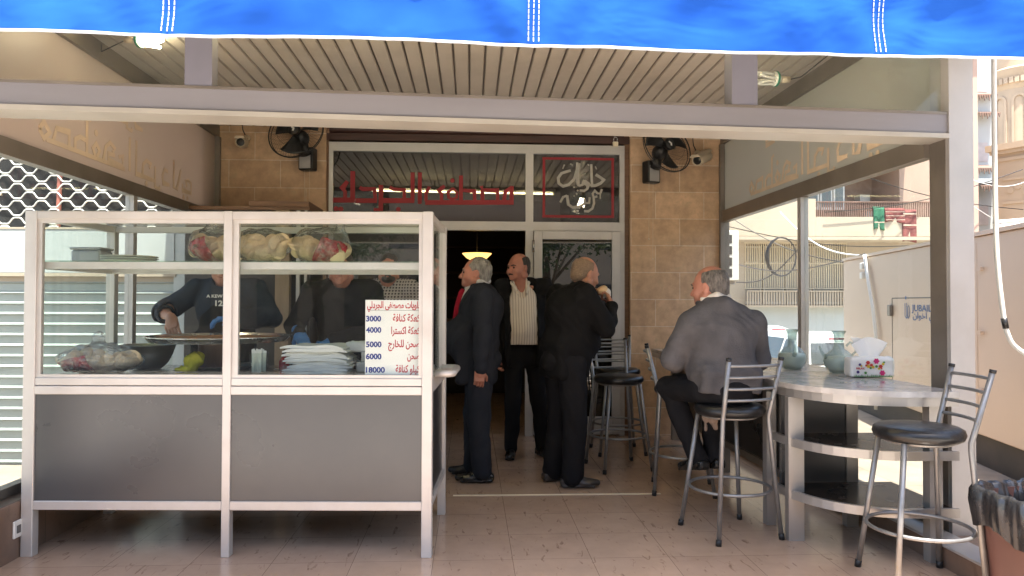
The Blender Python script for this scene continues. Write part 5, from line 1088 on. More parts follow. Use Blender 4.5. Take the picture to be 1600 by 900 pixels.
# --- man in open jacket with moustache, facing the viewer, head to the left
P = stand(1.77); P['el'] = ((-0.25, 0.0, 1.14), (0.25, -0.03, 1.14)); P['wr'] = ((-0.26, 0.03, 0.89), (0.24, 0.04, 0.89)); P['neck'] = (0.05, 0.03, 1.555)
P['kn'] = ((-0.13, 0.02, 0.49), (0.10, 0.04, 0.49)); P['an'] = ((-0.165, 0.0, 0.085), (0.115, 0.02, 0.085))
p = C(0.105, 6.5)
t, HM = person('balding man with a moustache in an open black jacket and white striped shirt', (p.x, p.y, 0), R(180)-YAW+R(8), hd=None, hands=(((0, 0.1, -1), (1, 0.2, 0), 1, 0.6), ((0, 0.1, -1), (-1, 0.2, 0), -1, 0.6)),
    head=(-52, -3, 0), fat=1.12, sk=SK2, hair='ring', hairm=HR['dark'], coat=CL['black'], trou=CL['blacktr'], belly=0.05, hem=0.80, footyaw=(15, -12), features=('moustache',),
    coat_cut=[rbox((0.02, 0.22, 1.20), (0.085, 0.17, 0.38), 0.03, (0.0, 0.0, 0), 0.012, -1)], **P)
def stripes():
    m = cloth_mat('striped_white_shirt', (0.60, 0.55, 0.48), 0.05); nt = m.node_tree; b = nt.nodes['Principled BSDF']; tc = _n(nt, 'ShaderNodeTexCoord'); wv = _n(nt, 'ShaderNodeTexWave'); wv.inputs['Scale'].default_value = 14; wv.inputs['Distortion'].default_value = 0.6
    nt.links.new(tc.outputs['Object'], wv.inputs[0]); rp = _n(nt, 'ShaderNodeValToRGB'); e = rp.color_ramp.elements; e[0].position = 0.05; e[0].color = (0.36, 0.31, 0.27, 1); e[1].position = 0.25; e[1].color = (0.64, 0.59, 0.52, 1); nt.links.new(wv.outputs[0], rp.inputs[0]); nt.links.new(rp.outputs[0], b.inputs['Base Color']); return m
M['stripe'] = stripes()
sobj('shirt', [ell((0.01, 0.03, 1.27), (0.145, 0.115, 0.23), None, 0.05), ell((0.01, 0.06, 1.10), (0.15, 0.13, 0.17), None, 0.05), rbox((0.01, 0.04, 1.0), (0.10, 0.07, 0.02), 0.04, None, 0.04), rcone((0.03, 0.03, 1.43), (0.045, 0.02, 1.52), 0.08, 0.074, 0.02), rcone((0.05, 0.04, 1.60), (0.035, 0.12, 1.43), 0.06, 0.042, 0.006, -1), rbox((0, 0, 0.9), (0.3, 0.3, 0.085), 0, None, 0.004, -1)], 0.007, M['stripe'], t, (0.004, 26, 2))
sobj('collar', [rcone((0.075, 0.125, 1.43), (0.118, 0.03, 1.52), 0.010, 0.014, 0.01), rcone((-0.005, 0.125, 1.43), (-0.035, 0.03, 1.52), 0.010, 0.014, 0.01), rcone((0.118, 0.03, 1.52), (0.045, -0.05, 1.54), 0.014, 0.014, 0.01), rcone((-0.035, 0.03, 1.52), (0.045, -0.05, 1.54), 0.014, 0.014, 0.01)], 0.006, CL['white'], t)

# --- man eating, seen from behind on his right side
P = stand(1.74, 0.06); P['neck'] = (0, 0.155, 1.475); P['chest'] = (0, 0.045, 1.25); P['pelvis'] = (0, -0.03, 0.94); P['sh'] = ((-0.20, 0.05, 1.40), (0.20, 0.05, 1.40))
P['el'] = ((-0.245, 0.17, 1.15), (0.25, 0.20, 1.16)); P['wr'] = ((-0.07, 0.33, 1.345), (0.085, 0.365, 1.325)); P['kn'] = ((-0.10, 0.02, 0.49), (0.11, 0.02, 0.49)); P['an'] = ((-0.115, -0.03, 0.085), (0.12, -0.01, 0.085))
p = C(0.395, 5.52)
t, HM = person('bald man in a black suit biting into bread held to his mouth', (p.x, p.y, 0), R(-62)-YAW, hd=None, hands=(((0.3, -0.15, 0.9), (0.6, -0.9, 0.1), 1, 0.75), ((-0.35, -0.2, 0.9), (-0.6, -0.9, 0.1), -1, 0.75)),
    head=(0, -16, 0), fat=1.1, sk=SK, hair='ring', hairm=HR['fuzz'], coat=CL['black'], trou=CL['charcoal'], belly=0.06, hem=0.80, shoe=SHOEB, footyaw=(-6, -28), sleeve=(0.088, 0.07, 0.052), cw=(0.225, 0.175), legr=(0.115, 0.09, 0.08), **P)
Rt = t.matrix_basis.copy(); 
bt = Matrix.Translation(t.location) @ Matrix.Rotation(t.rotation_euler.z, 4, 'Z')
q = bt @ V((0.012, 0.325, 1.445)); tb = thing('bread_roll', 'bread roll in white paper held to the mouth of the man eating', 'bread', q, t.rotation_euler.z)
sobj('roll', [ell((0, 0, 0), (0.05, 0.045, 0.028), (0.5, 0, 0), 0.01)], 0.005, M['bread'], tb, (0.003, 80, 1))
sobj('paper', [ell((0.02, 0.03, -0.025), (0.045, 0.03, 0.04), (0.3, 0.3, 0), 0.01), ell((-0.035, 0.02, -0.04), (0.03, 0.03, 0.035), (0, 0, 0), 0.01)], 0.005, mat('wrap_paper', (0.75, 0.74, 0.70), 0.8), tb, (0.006, 90, 2))
# --- seated man in grey, seen from behind
p = C(1.27, 4.42)
SZ_ = 0.765
P = dict(neck=(-0.045, 0.085, 1.352), chest=(-0.01, 0.025, 1.12), pelvis=(0, -0.02, 0.845), sh=((-0.20, 0.04, 1.222), (0.20, 0.03, 1.222)), el=((-0.285, 0.10, 1.005), (0.275, 0.11, 1.01)), wr=((-0.17, 0.33, 0.95), (0.24, 0.35, 0.95)),
         hp=((-0.10, 0.02, 0.845), (0.10, 0.02, 0.845)), kn=((-0.19, 0.40, 0.80), (0.09, 0.42, 0.76)), an=((-0.06, 0.26, 0.375), (0.06, 0.28, 0.375)))
t, HM = person('balding man in a grey jacket sitting at the bar table, seen from behind', (p.x, p.y, 0), R(9)-YAW, hd=None, hands=(((0.5, 0.8, 0.05), (0, 0, -1), 1, 0.35), ((-0.2, 0.95, 0.0), (0, 0, -1), -1, 0.3)),
    head=(42, -6, 0), fat=1.08, sk=SK2, hair='ring', hairm=HR['salt'], coat=CL['grey'], trou=CL['charcoal'], belly=0.04, hem=None, footyaw=(12, 4), footpitch=-12, sleeve=(0.076, 0.070, 0.052), cw=(0.215, 0.145), wr_coat=(0.009, 27, 3),
    coat_extra=[rbox((0, -0.015, 0.86), (0.135, 0.075, 0.07), 0.055, None, 0.05), rcone((0.0, -0.01, 1.335), (-0.06, 0.05, 1.33), 0.048, 0.045, 0.03), rcone((0.0, 0.0, 1.33), (0.17, 0.03, 1.25), 0.05, 0.052, 0.05), rcone((-0.05, 0.0, 1.33), (-0.18, 0.03, 1.25), 0.05, 0.052, 0.05)], coat_cut=[rbox((0, 0, 0.70), (0.5, 0.5, 0.075), 0, None, 0.02, -1)], legr=(0.10, 0.075, 0.06), **P)
sobj('collar', [rcone((-0.115, 0.05, 1.37), (-0.05, -0.005, 1.392), 0.017, 0.02, 0.01), rcone((-0.05, -0.005, 1.392), (0.035, 0.035, 1.382), 0.022, 0.022, 0.01)], 0.006, CL['white'], t)
for s, a in ((0, (-0.06, 0.26)), (1, (0.06, 0.28))):
    mb = MB()
    for k_ in range(2): mb.tube([(a[0]-0.047, a[1]+0.03+k_*0.03, 0.315), (a[0]-0.03, a[1]+0.045+k_*0.03, 0.372), (a[0]+0.03, a[1]+0.045+k_*0.03, 0.372), (a[0]+0.047, a[1]+0.03+k_*0.03, 0.315)], 0.005, 6)
    obj('shoe_stripe', mb, M['white_plastic'], t)
# --- server with rolled sleeves and apron
p = C(-1.985, 5.16)
P = stand(1.73); P['neck'] = (-0.0, 0.05, 1.50); P['chest'] = (0, 0.03, 1.27); P['el'] = ((0.40, 0.10, 1.27), (-0.33, 0.06, 1.24)); P['wr'] = ((0.255, 0.30, 1.245), (-0.13, 0.24, 1.235))
P['sh'] = ((0.20, 0.02, 1.43), (-0.20, 0.02, 1.43))
for k_ in ('hp', 'kn', 'an'): P[k_] = (P[k_][1], P[k_][0])
t, HM = person('server in dark denim and black apron reaching over a pastry tray', (p.x, p.y, 0), R(180)-YAW, hd=None, hands=(((-0.35, 0.35, -0.75), (-0.2, -0.6, -0.5), -1, 0.28), ((0.7, 0.6, -0.05), (0, 0, -1), 1, 0.5)),
    head=(8, -14, 0), sk=SK, hair='full', hairm=HR['dark'], coat=CL['denim'], trou=CL['blacktr'], belly=0.05, hem=0.86, sleeve=(0.076, 0.070, 0.066), wr_coat=(0.010, 24, 5),
    coat_cut=[rcone((0.375, 0.135, 1.268), (0.20, 0.37, 1.23), 0.075, 0.085, 0.004, -1)], **P)
sobj('forearm_cuff', [rcone((0.395, 0.105, 1.27), (0.365, 0.145, 1.265), 0.062, 0.060, 0.01), rcone((0.36, 0.15, 1.264), (0.32, 0.20, 1.255), 0.047, 0.047, 0.006, -1)], 0.006, CL['denim'], t)
sobj('apron', [ell((0.0, 0.07, 1.17), (0.16, 0.135, 0.24), None, 0.03), rbox((0, 0.075, 0.85), (0.15, 0.07, 0.25), 0.04, None, 0.05)], 0.009, CL['apron'], t, (0.006, 22, 7))
sobj('glove', hand_prims((-0.13, 0.24, 1.235), (0.7, 0.6, -0.05), (0, 0, -1), 1, 0.5, 1.06, 0.0022)+[rcone((-0.16, 0.215, 1.237), (-0.13, 0.24, 1.235), 0.034, 0.031, 0.01)], 0.0045, GLOVE, t)
fP = lambda x, z: (-x, 0.225, z)
mb = MB(); q = text_mb('A KEW', 0.028, fP, 0.11, 0.0, 1.375, 'CENTER', 0.001); mb.add(q.v, q.f); q = text_mb('12', 0.05, fP, 0.05, 0.03, 1.32, 'CENTER', 0.002); mb.add(q.v, q.f); obj('apron_print', mb, M['white_plastic'], t)
# --- server in black with blue gloves
p = C(-1.19, 5.2)
P = stand(1.71); P['neck'] = (0.0, 0.04, 1.49); P['el'] = ((0.33, 0.04, 1.18), (-0.30, 0.07, 1.17)); P['wr'] = ((0.235, 0.24, 1.13), (0.02, 0.27, 1.08)); P['sh'] = ((0.20, 0.0, 1.42), (-0.20, 0.0, 1.42))
for k_ in ('hp', 'kn', 'an'): P[k_] = (P[k_][1], P[k_][0])
t, HM = person('server in a black sweatshirt with blue gloves behind the paper bags', (p.x, p.y, 0), R(180)-YAW, hd=None, hands=(((-0.45, 0.6, -0.45), (-0.3, 0.0, -1), -1, 0.4), ((0.75, 0.35, -0.35), (0, 0, -1), 1, 0.4)),
    head=(4, -8, 0), sk=SK2, hair='full', hairm=HR['dark'], coat=CL['black'], trou=CL['blacktr'], belly=0.04, hem=0.84, sleeve=(0.078, 0.064, 0.052), **P)
for w, d, n, th in (((0.235, 0.24, 1.13), (-0.45, 0.6, -0.45), (-0.3, 0, -1), -1), ((0.02, 0.27, 1.08), (0.75, 0.35, -0.35), (0, 0, -1), 1)):
    d_ = V(d).normalized(); sobj('glove', hand_prims(w, d, n, th, 0.4, 1.06, 0.0022)+[rcone(V(w)-d_*0.05, w, 0.036, 0.032, 0.01)], 0.0045, GLOVE, t)
# --- man in a checked shirt at the back
def checks():
    m = cloth_mat('checked_shirt', (0.1, 0.1, 0.11)); nt = m.node_tree; b = nt.nodes['Principled BSDF']; tc = _n(nt, 'ShaderNodeTexCoord'); o = None
    for dr in ('X', 'Z'):
        wv = _n(nt, 'ShaderNodeTexWave', bands_direction=dr); wv.inputs['Scale'].default_value = 13; wv.inputs['Distortion'].default_value = 0.5; nt.links.new(tc.outputs['Object'], wv.inputs[0])
        if o is None: o = wv.outputs[0]
        else: mu = _n(nt, 'ShaderNodeMath', operation='MULTIPLY'); nt.links.new(o, mu.inputs[0]); nt.links.new(wv.outputs[0], mu.inputs[1]); o = mu.outputs[0]
    rp = _n(nt, 'ShaderNodeValToRGB'); e = rp.color_ramp.elements; e[0].position = 0.2; e[0].color = (0.35, 0.33, 0.33, 1); e[1].position = 0.6; e[1].color = (0.02, 0.02, 0.03, 1); nt.links.new(o, rp.inputs[0]); nt.links.new(rp.outputs[0], b.inputs['Base Color']); return m
p = C(-1.0, 6.0)
P = stand(1.74); P['el'] = ((-0.25, 0.0, 1.14), (0.25, -0.0, 1.14)); P['wr'] = ((-0.24, 0.1, 0.9), (0.24, 0.1, 0.9))
person('bearded man in a checked shirt standing behind the two servers', (p.x, p.y, 0), R(180)-YAW+R(-10), hd=None, hands=(((0, 0.3, -1), (1, 0.2, 0), 1, 0.5), ((0, 0.3, -1), (-1, 0.2, 0), -1, 0.5)), head=(15, 0, 0), sk=SK2, hair='full', hairm=HR['dark'], coat=checks(), trou=CL['blacktr'], hem=0.84, features=('beard',), **P)

p = at_d(1100, 660, 4.40)
t = thing('cloth_rag', 'small brown rag hanging under the seat of the man in the grey jacket', 'rag', p)
sobj('rag', [rcone((0, 0, 0.085), (0.05, 0.0, 0.03), 0.018, 0.03, 0.02), rcone((0.05, 0, 0.03), (0.07, 0.01, -0.03), 0.022, 0.012, 0.02), rcone((0.0, 0, 0.06), (0.01, 0.0, -0.04), 0.016, 0.006, 0.02)], 0.004, mat('brown_rag', (0.20, 0.15, 0.12), 0.9, 0, 0.3, 20), t, (0.006, 90, 1))
# ================================================================ neighbours outside
M['shut'] = mat('pale_shutter_metal', (0.33, 0.365, 0.35), 0.45, 0.2, 0.06, 3, dirt=0.3, dirtcol=(0.35, 0.34, 0.3))
M['white_wall'] = mat('white_painted_wall', (0.44, 0.465, 0.46), 0.6, 0, 0.05, 1.5, dirt=0.2, dirtcol=(0.45, 0.4, 0.33))
M['cream_wall'] = mat('cream_render', (0.44, 0.365, 0.28), 0.8, 0, 0.08, 0.8, dirt=0.4, dirtcol=(0.4, 0.33, 0.26)); M['pink_wall'] = mat('pink_render', (0.43, 0.30, 0.235), 0.8, 0, 0.07, 0.8, dirt=0.3, dirtcol=(0.4, 0.28, 0.22))
M['dark_in'] = mat('unlit_room_black', (0.012, 0.012, 0.013), 0.8, 0, 0.3, 2)  # near-black colour stands in for unlit depth behind grille and bars
def zpx(y, zc): return EYE+(472-y)/F*zc
def xpx(x, zc): return (x-800)/F*zc
# shuttered shop on the left
ZC = 6.9; o_ = C(0, ZC)
t = thing('shuttered_shop', 'closed shop on the left with pale roller shutter and white wavy security grille', 'shop', (o_.x, o_.y, -0.5), -YAW)
X0, X1 = xpx(-330, ZC), xpx(291, ZC); g0 = 0.5
def lz(y): return zpx(y, ZC)+0.5
mb = MB(); zs = lz(440); n = 0; z = zs
while z > 0.0:
    mb.add([(X0, 0.0, z), (xpx(272, ZC), 0.0, z), (xpx(272, ZC), -0.016, z-0.012), (X0, -0.016, z-0.012), (xpx(272, ZC), -0.02, z-0.02), (X0, -0.02, z-0.02), (xpx(272, ZC), 0.004, z-0.032), (X0, 0.004, z-0.032), (xpx(272, ZC), 0.004, z-0.098), (X0, 0.004, z-0.098)],
           [(0, 1, 2, 3), (3, 2, 4, 5), (5, 4, 6, 7), (7, 6, 8, 9)]); z -= 0.098
obj('roller_shutter', mb, M['shut'], t, auto=20)
mb = MB(); mb.box(X0, xpx(275, ZC), -0.05, 0.05, lz(428), lz(361)); obj('header_board', mb, M['white_wall'], t)
mb = MB(); mb.box(X0, xpx(278, ZC), -0.055, 0.05, lz(434), lz(428.5)); mb.box(X0, xpx(278, ZC), -0.055, 0.05, lz(360.5), lz(357.5)); mb.box(X0, xpx(278, ZC), -0.02, 0.06, lz(442), lz(434.5)); obj('rail', mb, M['cream_wall'], t)
mb = MB(); mb.box(xpx(274, ZC), xpx(291, ZC), -0.04, 0.12, 0, 4.2); obj('door_post', mb, M['white_wall'], t)
mb = MB(); z = lz(357)-0.02; r_ = 0
while z < lz(170):
    pts = []; x = X0
    while x < xpx(276, ZC):
        ph = 2*math.pi*x/0.228+(math.pi if r_ % 2 else 0); pts.append((x, -0.02, z+0.034*math.sin(ph)+0.006*math.sin(3*ph))); x += 0.228/14
    mb.tube(pts, 0.0075, 5); z += 0.079; r_ += 1
obj('security_grille', mb, M['white_plastic'], t, smooth=True)
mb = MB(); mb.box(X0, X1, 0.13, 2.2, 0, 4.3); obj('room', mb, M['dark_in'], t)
mb = MB(); mb.tube([(xpx(80, ZC), 0.09, lz(356)), (xpx(83, ZC), 0.09, lz(200))], 0.022, 8); obj('pink_pipe', mb, mat('pink_pipe', (0.45, 0.16, 0.12), 0.5), t)
mb = MB(); mb.box(X0, X1, -0.05, 2.2, 4.3, 7.0); obj('upper_wall', mb, M['cream_wall'], t)

# generator container on the right
pA, pB = C(xpx(1318, 11.2), 11.2), C(xpx(1600, 6.16), 6.16)
d = (pA-pB); ang = math.atan2(d.y, d.x); pS = pA-d.normalized()*9.0
t = thing('generator_container', 'beige steel generator container with a hinged door and blue company lettering', 'container', (pA.x, pA.y, -0.18), ang+math.pi)
# local x runs from the far end towards the viewer, local -y looks... outwards is +y or -y: test by side
nrm_side = -1 if (Matrix.Rotation(ang+math.pi, 4, 'Z') @ V((0, -1, 0))).x < 0 else 1
def sy(v): return v*nrm_side      # positive v = out of the wall towards the canopy
M['beige_steel'] = mat('beige_painted_steel', (0.61, 0.475, 0.36), 0.45, 0, 0.04, 1.2, dirt=0.2, dirtcol=(0.5, 0.37, 0.28))
mb = MB(); y0_, y1_ = sorted((sy(0), sy(-2.3))); mb.box(0, 9, y0_, y1_, 0.30, 2.16, bev=0.01); obj('body', mb, M['beige_steel'], t)
mb = MB(); y0_, y1_ = sorted((sy(-0.04), sy(-2.25))); mb.box(0.05, 8.95, y0_, y1_, -0.02, 0.30); obj('skid', mb, mat('dark_skid', (0.07, 0.06, 0.05), 0.8, 0, 0.3, 3), t)
mb = MB(); y0_, y1_ = sorted((sy(0.02), sy(-2.32))); mb.box(-0.02, 9.02, y0_, y1_, 2.162, 2.20); obj('roof_edge', mb, M['beige_steel'], t)
def cont(px, py):               # picture column/row -> (x,z) on the container wall
    dr = ray(px, py); n_ = V((-d.y, d.x, 0)).normalized(); k_ = (pA-O_).dot(n_)/dr.dot(n_); q = O_+dr*k_; return ((q-V((pA.x, pA.y, 0))).dot(-d.normalized()), q.z+0.18)
q0 = cont(1394, 466); q1 = cont(1394, 640); xr = q0[0]+1.5
mb = MB()
for a, b in (((q0[0], q0[1]), (xr, q0[1]-0.0)), ((q0[0], q0[1]), (q0[0], 0.35))):
    y0_, y1_ = sorted((sy(0.001), sy(0.004)))
    if a[1] == b[1]: mb.box(a[0], b[0], y0_, y1_, a[1]-0.006, a[1]+0.006)
    else: mb.box(a[0]-0.006, a[0]+0.006, y0_, y1_, b[1], a[1]-0.006)
obj('door_seam', mb, M['panel_black'], t)
mb = MB(); h_ = cont(1393, 485); y0_, y1_ = sorted((sy(0.0), sy(0.04))); mb.box(h_[0]-0.05, h_[0]+0.06, y0_, y1_, h_[1]-0.07, h_[1]+0.07, bev=0.01); obj('hinge', mb, M['alu_dark'], t)
l_ = cont(1424, 482); fL = lambda x, z: (x, sy(0.004), z); 
lw = cont(1475, 482)[0]-l_[0]
mb = text_mb('JUBAILI BROS', 0.105, fL, lw*1.25, l_[0]+0.02, cont(1424, 486)[1], 'LEFT', 0.0015)
q = text_mb(shape_ar('جبيلي اخوان'), 0.10, fL, lw*1.0, l_[0]+0.05, cont(1424, 497)[1], 'LEFT', 0.002); mb.add(q.v, q.f)
c_ = cont(1417, 484)
for dx in (0.0, 0.055): mb.stroke([(c_[0]-0.05+dx, c_[1]+0.08), (c_[0]-0.05+dx, c_[1]-0.07), (c_[0]-0.005+dx, c_[1]-0.10), (c_[0]+0.03+dx, c_[1]-0.07), (c_[0]+0.03+dx, c_[1]+0.03), (c_[0]-0.0+dx, c_[1]+0.05)], 0.014, lambda u, v: (u, sy(0.004), v), (0, sy(0.001), 0))
mb.blob((c_[0]-0.02, c_[1]+0.14), 0.022, 10, lambda u, v: (u, sy(0.004), v), (0, sy(0.001), 0))
obj('company_lettering', mb, mat('blue_company_print', (0.05, 0.12, 0.30), 0.5), t)
# conduit and cable clips on the container
mb = MB(); pts = [cont(1355, 398), cont(1361, 440), cont(1368, 480), cont(1373, 522), cont(1373, 640)]
mb.tube([(x, sy(0.04), z) for x, z in pts], 0.018, 8); mb.tube([(x+0.05, sy(0.04), z) for x, z in pts], 0.012, 8); obj('cable_conduit', mb, M['white_plastic'], t, smooth=True)
mb = MB()
for py in (415, 430): x, z = cont(1352, py); y0_, y1_ = sorted((sy(0.0), sy(0.06))); mb.box(x-0.06, x+0.05, y0_, y1_, z-0.05, z+0.04, bev=0.01)
obj('junction_box', mb, M['white_plastic'], t)
mb = MB()
for py in (420, 520, 610):
    x, z = cont(1534, py); y0_, y1_ = sorted((sy(0.0), sy(0.03))); mb.box(x-0.03, x+0.04, y0_, y1_, z-0.015, z+0.015)
x, z = cont(1526, 400); y0_, y1_ = sorted((sy(0.0005), sy(0.003))); mb.box(x-0.005, x+0.005, y0_, y1_, 0.4, 2.1); obj('panel_clip', mb, M['beige_steel'], t)
q = at_d(1577, 351, 6.55)
cctv('white outdoor camera with dark lens on top of the beige container', q+V((0, 0, 0.0)), R(75)-YAW, R(-4), 0.22, 0.05, None, M['white_plastic'])
mb = MB(); mb.tube([(0, 0, -0.045), (0, 0, -0.12)], 0.016, 8); mb.lathe([(0.04, -0.125), (0.04, -0.115), (0.0, -0.115)], 12); obj('stand', mb, M['white_plastic'], [o for o in COL.objects if o.name.startswith('security_camera') and o.type == 'EMPTY'][-1])
# white pipe hanging beside the right post
mb = MB(); pts = [at_d(1557, -40, 4.4), at_d(1556, 200, 4.4), at_d(1557, 350, 4.4), at_d(1560, 420, 4.4), at_d(1568, 495, 4.4), at_d(1574, 520, 4.4), at_d(1584, 538, 4.4), at_d(1612, 558, 4.38), at_d(1660, 590, 4.35)]
cr = []
for i in range(len(pts)-1):
    a0, a1, a2, a3 = pts[max(i-1, 0)], pts[i], pts[i+1], pts[min(i+2, len(pts)-1)]
    for s in range(6):
        u = s/6; cr.append(0.5*((2*a1)+(a2-a0)*u+(2*a0-5*a1+4*a2-a3)*u*u+(3*a1-a0-3*a2+a3)*u*u*u))
b0 = cr[-1]; t = thing('hanging_pipe', 'white bent pipe with a dark coupling hanging from the awning beside the right post', 'pipe', b0)
mb.tube([q-b0 for q in cr], 0.014, 10); obj('pipe', mb, M['white_plastic'], t, smooth=True)
mb = MB(); mb.tube([at_d(1568, 495, 4.4)-b0, at_d(1571, 511, 4.4)-b0], 0.0175, 10); obj('coupling', mb, M['panel_black'], t, smooth=True)
# air conditioner
p = V((2.84, 8.35, 0))
t = thing('air_conditioner', 'white outdoor air conditioner with square vents fixed to the side wall behind the seated man', 'air conditioner', (p.x, p.y, 1.60), -YAW)
mb = MB(); mb.box(-0.235, 0.24, 0, 0.7, 0, 0.58, bev=0.012); obj('casing', mb, M['white_plastic'], t)
for i in range(4):
    mb = MB(); mb.box(0.06, 0.16, -0.004, 0.0, 0.045+i*0.13, 0.045+i*0.13+0.095); obj('vent', mb, M['panel_grey'], t)
mb = MB()
for y in (0.1, 0.55): mb.box(-0.235, 0.22, y, y+0.04, -0.04, -0.001)
obj('bracket', mb, M['alu'], t)

# apartment building with balconies
ZB = 21.0; o_ = C(0, ZB)
t = thing('apartment_building', 'sunlit cream and pink apartment building with barred windows and a balcony', 'building', (o_.x, o_.y, -0.62), -YAW)
def bz(y): return zpx(y, ZB)+0.62
def bx(x): return xpx(x, ZB)
def bbox(name, m, x0, x1, y0, y1, dn, df, **k):
    mb = MB(); mb.box(bx(x0), bx(x1), dn, df, bz(y1), bz(y0)); return obj(name, mb, m, t, **k)
bbox('wall', M['white_wall'], 1060, 1520, 477, 560, 0.0, 3)
bbox('wall', M['cream_wall'], 1060, 1165, 372, 477, 0.0, 3); bbox('wall', M['cream_wall'], 1322, 1520, 372, 477, 0.0, 3); bbox('wall', M['dark_in'], 1165, 1322, 372, 477, 0.55, 3)  # near-black back slab stands in for the shade of the window recess
bbox('slab', M['cream_wall'], 1060, 1430, 343, 372, -0.9, 3); bbox('slab', M['cream_wall'], 1060, 1430, 373, 378, -1.0, 0.5)
bbox('wall', M['cream_wall'], 1060, 1255, 120, 343, 0.1, 3); bbox('wall', M['pink_wall'], 1255, 1400, 120, 343, 1.3, 3); bbox('wall', M['pink_wall'], 1398, 1520, 60, 372, -0.3, 3)
bbox('upper_slab', M['cream_wall'], 1060, 1408, 225, 243, -0.95, 3); bbox('wall', M['pink_wall'], 1255, 1262, 243, 343, 0.0, 1.3)
bbox('roof', M['cream_wall'], 1050, 1530, 20, 60, -0.6, 3.2); bbox('wall', M['cream_wall'], 1060, 1400, 60, 122, 0.15, 3)
for x0, x1 in ((1262, 1281), (1283, 1302), (1304, 1321)):
    f_ = bbox('window', M['white_plastic'], x0, x1, 285, 326, 0.02, 0.10); mb = MB(); mb.box(bx(x0+2.5), bx(x1-2.5), 0.005, 0.02, bz(322), bz(290)); obj('pane', mb, mat('grey_window', (0.17, 0.19, 0.19), 0.15, 0, 0.2, 2), f_)
f_ = bbox('balcony_door', M['wood'], 1335, 1350, 290, 343, 1.22, 1.3); bbox('wall_unit', M['white_plastic'], 1378, 1393, 322, 338, 0.9, 1.28); bbox('wall_unit', M['white_plastic'], 1368, 1384, 295, 308, 0.9, 1.28)
mb = MB()
for i in range(46): x = bx(1165+i*157/45.0); mb.box(x-0.014, x+0.014, -0.03, 0.0, bz(450), bz(376))
for y in (378, 410, 449): mb.box(bx(1163), bx(1323), -0.045, 0.015, bz(y+1.5), bz(y))
obj('window_bars', mb, M['cream_plastic'], t)
for x0, x1 in ((1168, 1196), (1200, 1232), (1236, 1276), (1279, 1320)):
    f_ = bbox('window', M['white_plastic'], x0, x1, 382, 474, 0.35, 0.42); mb = MB(); mb.box(bx(x0+2), bx(x1-2), 0.335, 0.349, bz(470), bz(410)); mb.box(bx(x0+2), bx(x1-2), 0.335, 0.349, bz(407), bz(385)); obj('pane', mb, mat('pale_curtain_glass', (0.33, 0.33, 0.31), 0.3, 0, 0.15, 4, stretch=(12, 1, 1)), f_)
mb = MB()
for i in range(40): x = bx(1163+i*160/39.0); mb.box(x-0.02, x+0.02, -0.3, -0.26, bz(476), bz(455))
mb.box(bx(1162), bx(1324), -0.32, -0.24, bz(455), bz(453)); mb.box(bx(1162), bx(1324), -0.32, 0.0, bz(479), bz(476)); obj('balustrade', mb, M['cream_wall'], t)
mb = MB()
for i in range(74): x = bx(1190+i*236/73.0); mb.box(x-0.012, x+0.012, -0.86, -0.83, bz(343), bz(321))
mb.box(bx(1188), bx(1428), -0.88, -0.81, bz(321), bz(319.5)); obj('balcony_railing', mb, mat('rusty_rail', (0.22, 0.13, 0.10), 0.7, 0, 0.3, 3), t)
mb = MB(); mb.box(bx(1060), bx(1255), -0.9, -0.8, bz(343), bz(316)); obj('balcony_front', mb, M['cream_wall'], t)
# rugs hung over the railing
def rug(label, x0, x1, y0, y1, cols_, cat='rug', g=None):
    o2 = C(xpx((x0+x1)/2, ZB), ZB-0.9); r_ = thing('hanging_rug', label, cat, (o2.x, o2.y, zpx(y1, ZB)), -YAW, g)
    w_ = xpx(x1, ZB)-xpx(x0, ZB); h_ = zpx(y0, ZB)-zpx(y1, ZB)
    mb = MB(); mb.grid(lambda u, v: ((u-0.5)*w_, -0.02-0.03*math.sin(u*9)*(1-v), h_*v+0.03*math.sin(u*5)*(1-v)), 12, 12); mb.grid(lambda u, v: ((u-0.5)*w_, -0.02+0.12*v, h_+0.03*math.sin(v*3.1)), 12, 4)
    b_ = obj('rug', mb, cols_[0], r_, smooth=True); s_ = b_.modifiers.new('thickness', 'SOLIDIFY'); s_.thickness = 0.02
    mb = MB()
    for v in cols_[2]: mb.grid(lambda u, q, v=v: ((u-0.5)*w_*0.94, -0.045-0.03*math.sin(u*9)*(1-v), h_*(v+0.05*q)), 12, 2)
    obj('stripe', mb, cols_[1], r_)
mred = mat('dark_red_rug', (0.20, 0.06, 0.055), 0.9, 0, 0.4, 6); mpale = mat('pale_rug_pattern', (0.50, 0.38, 0.30), 0.9, 0, 0.3, 9); mgr = mat('green_cloth', (0.03, 0.14, 0.08), 0.9, 0, 0.2, 5)
rug('green cloth hanging at the left of the red rugs on the balcony railing', 1341, 1357, 329, 362, (mgr, mpale, (0.3,)), 'cloth'); rug('wide dark red rug with pale stripes folded over the balcony railing', 1358, 1388, 331, 351, (mred, mpale, (0.15, 0.45, 0.75)))
rug('long red prayer rug hanging lowest at the right end of the balcony railing', 1384, 1405, 333, 380, (mred, mpale, (0.08, 0.5, 0.86)))

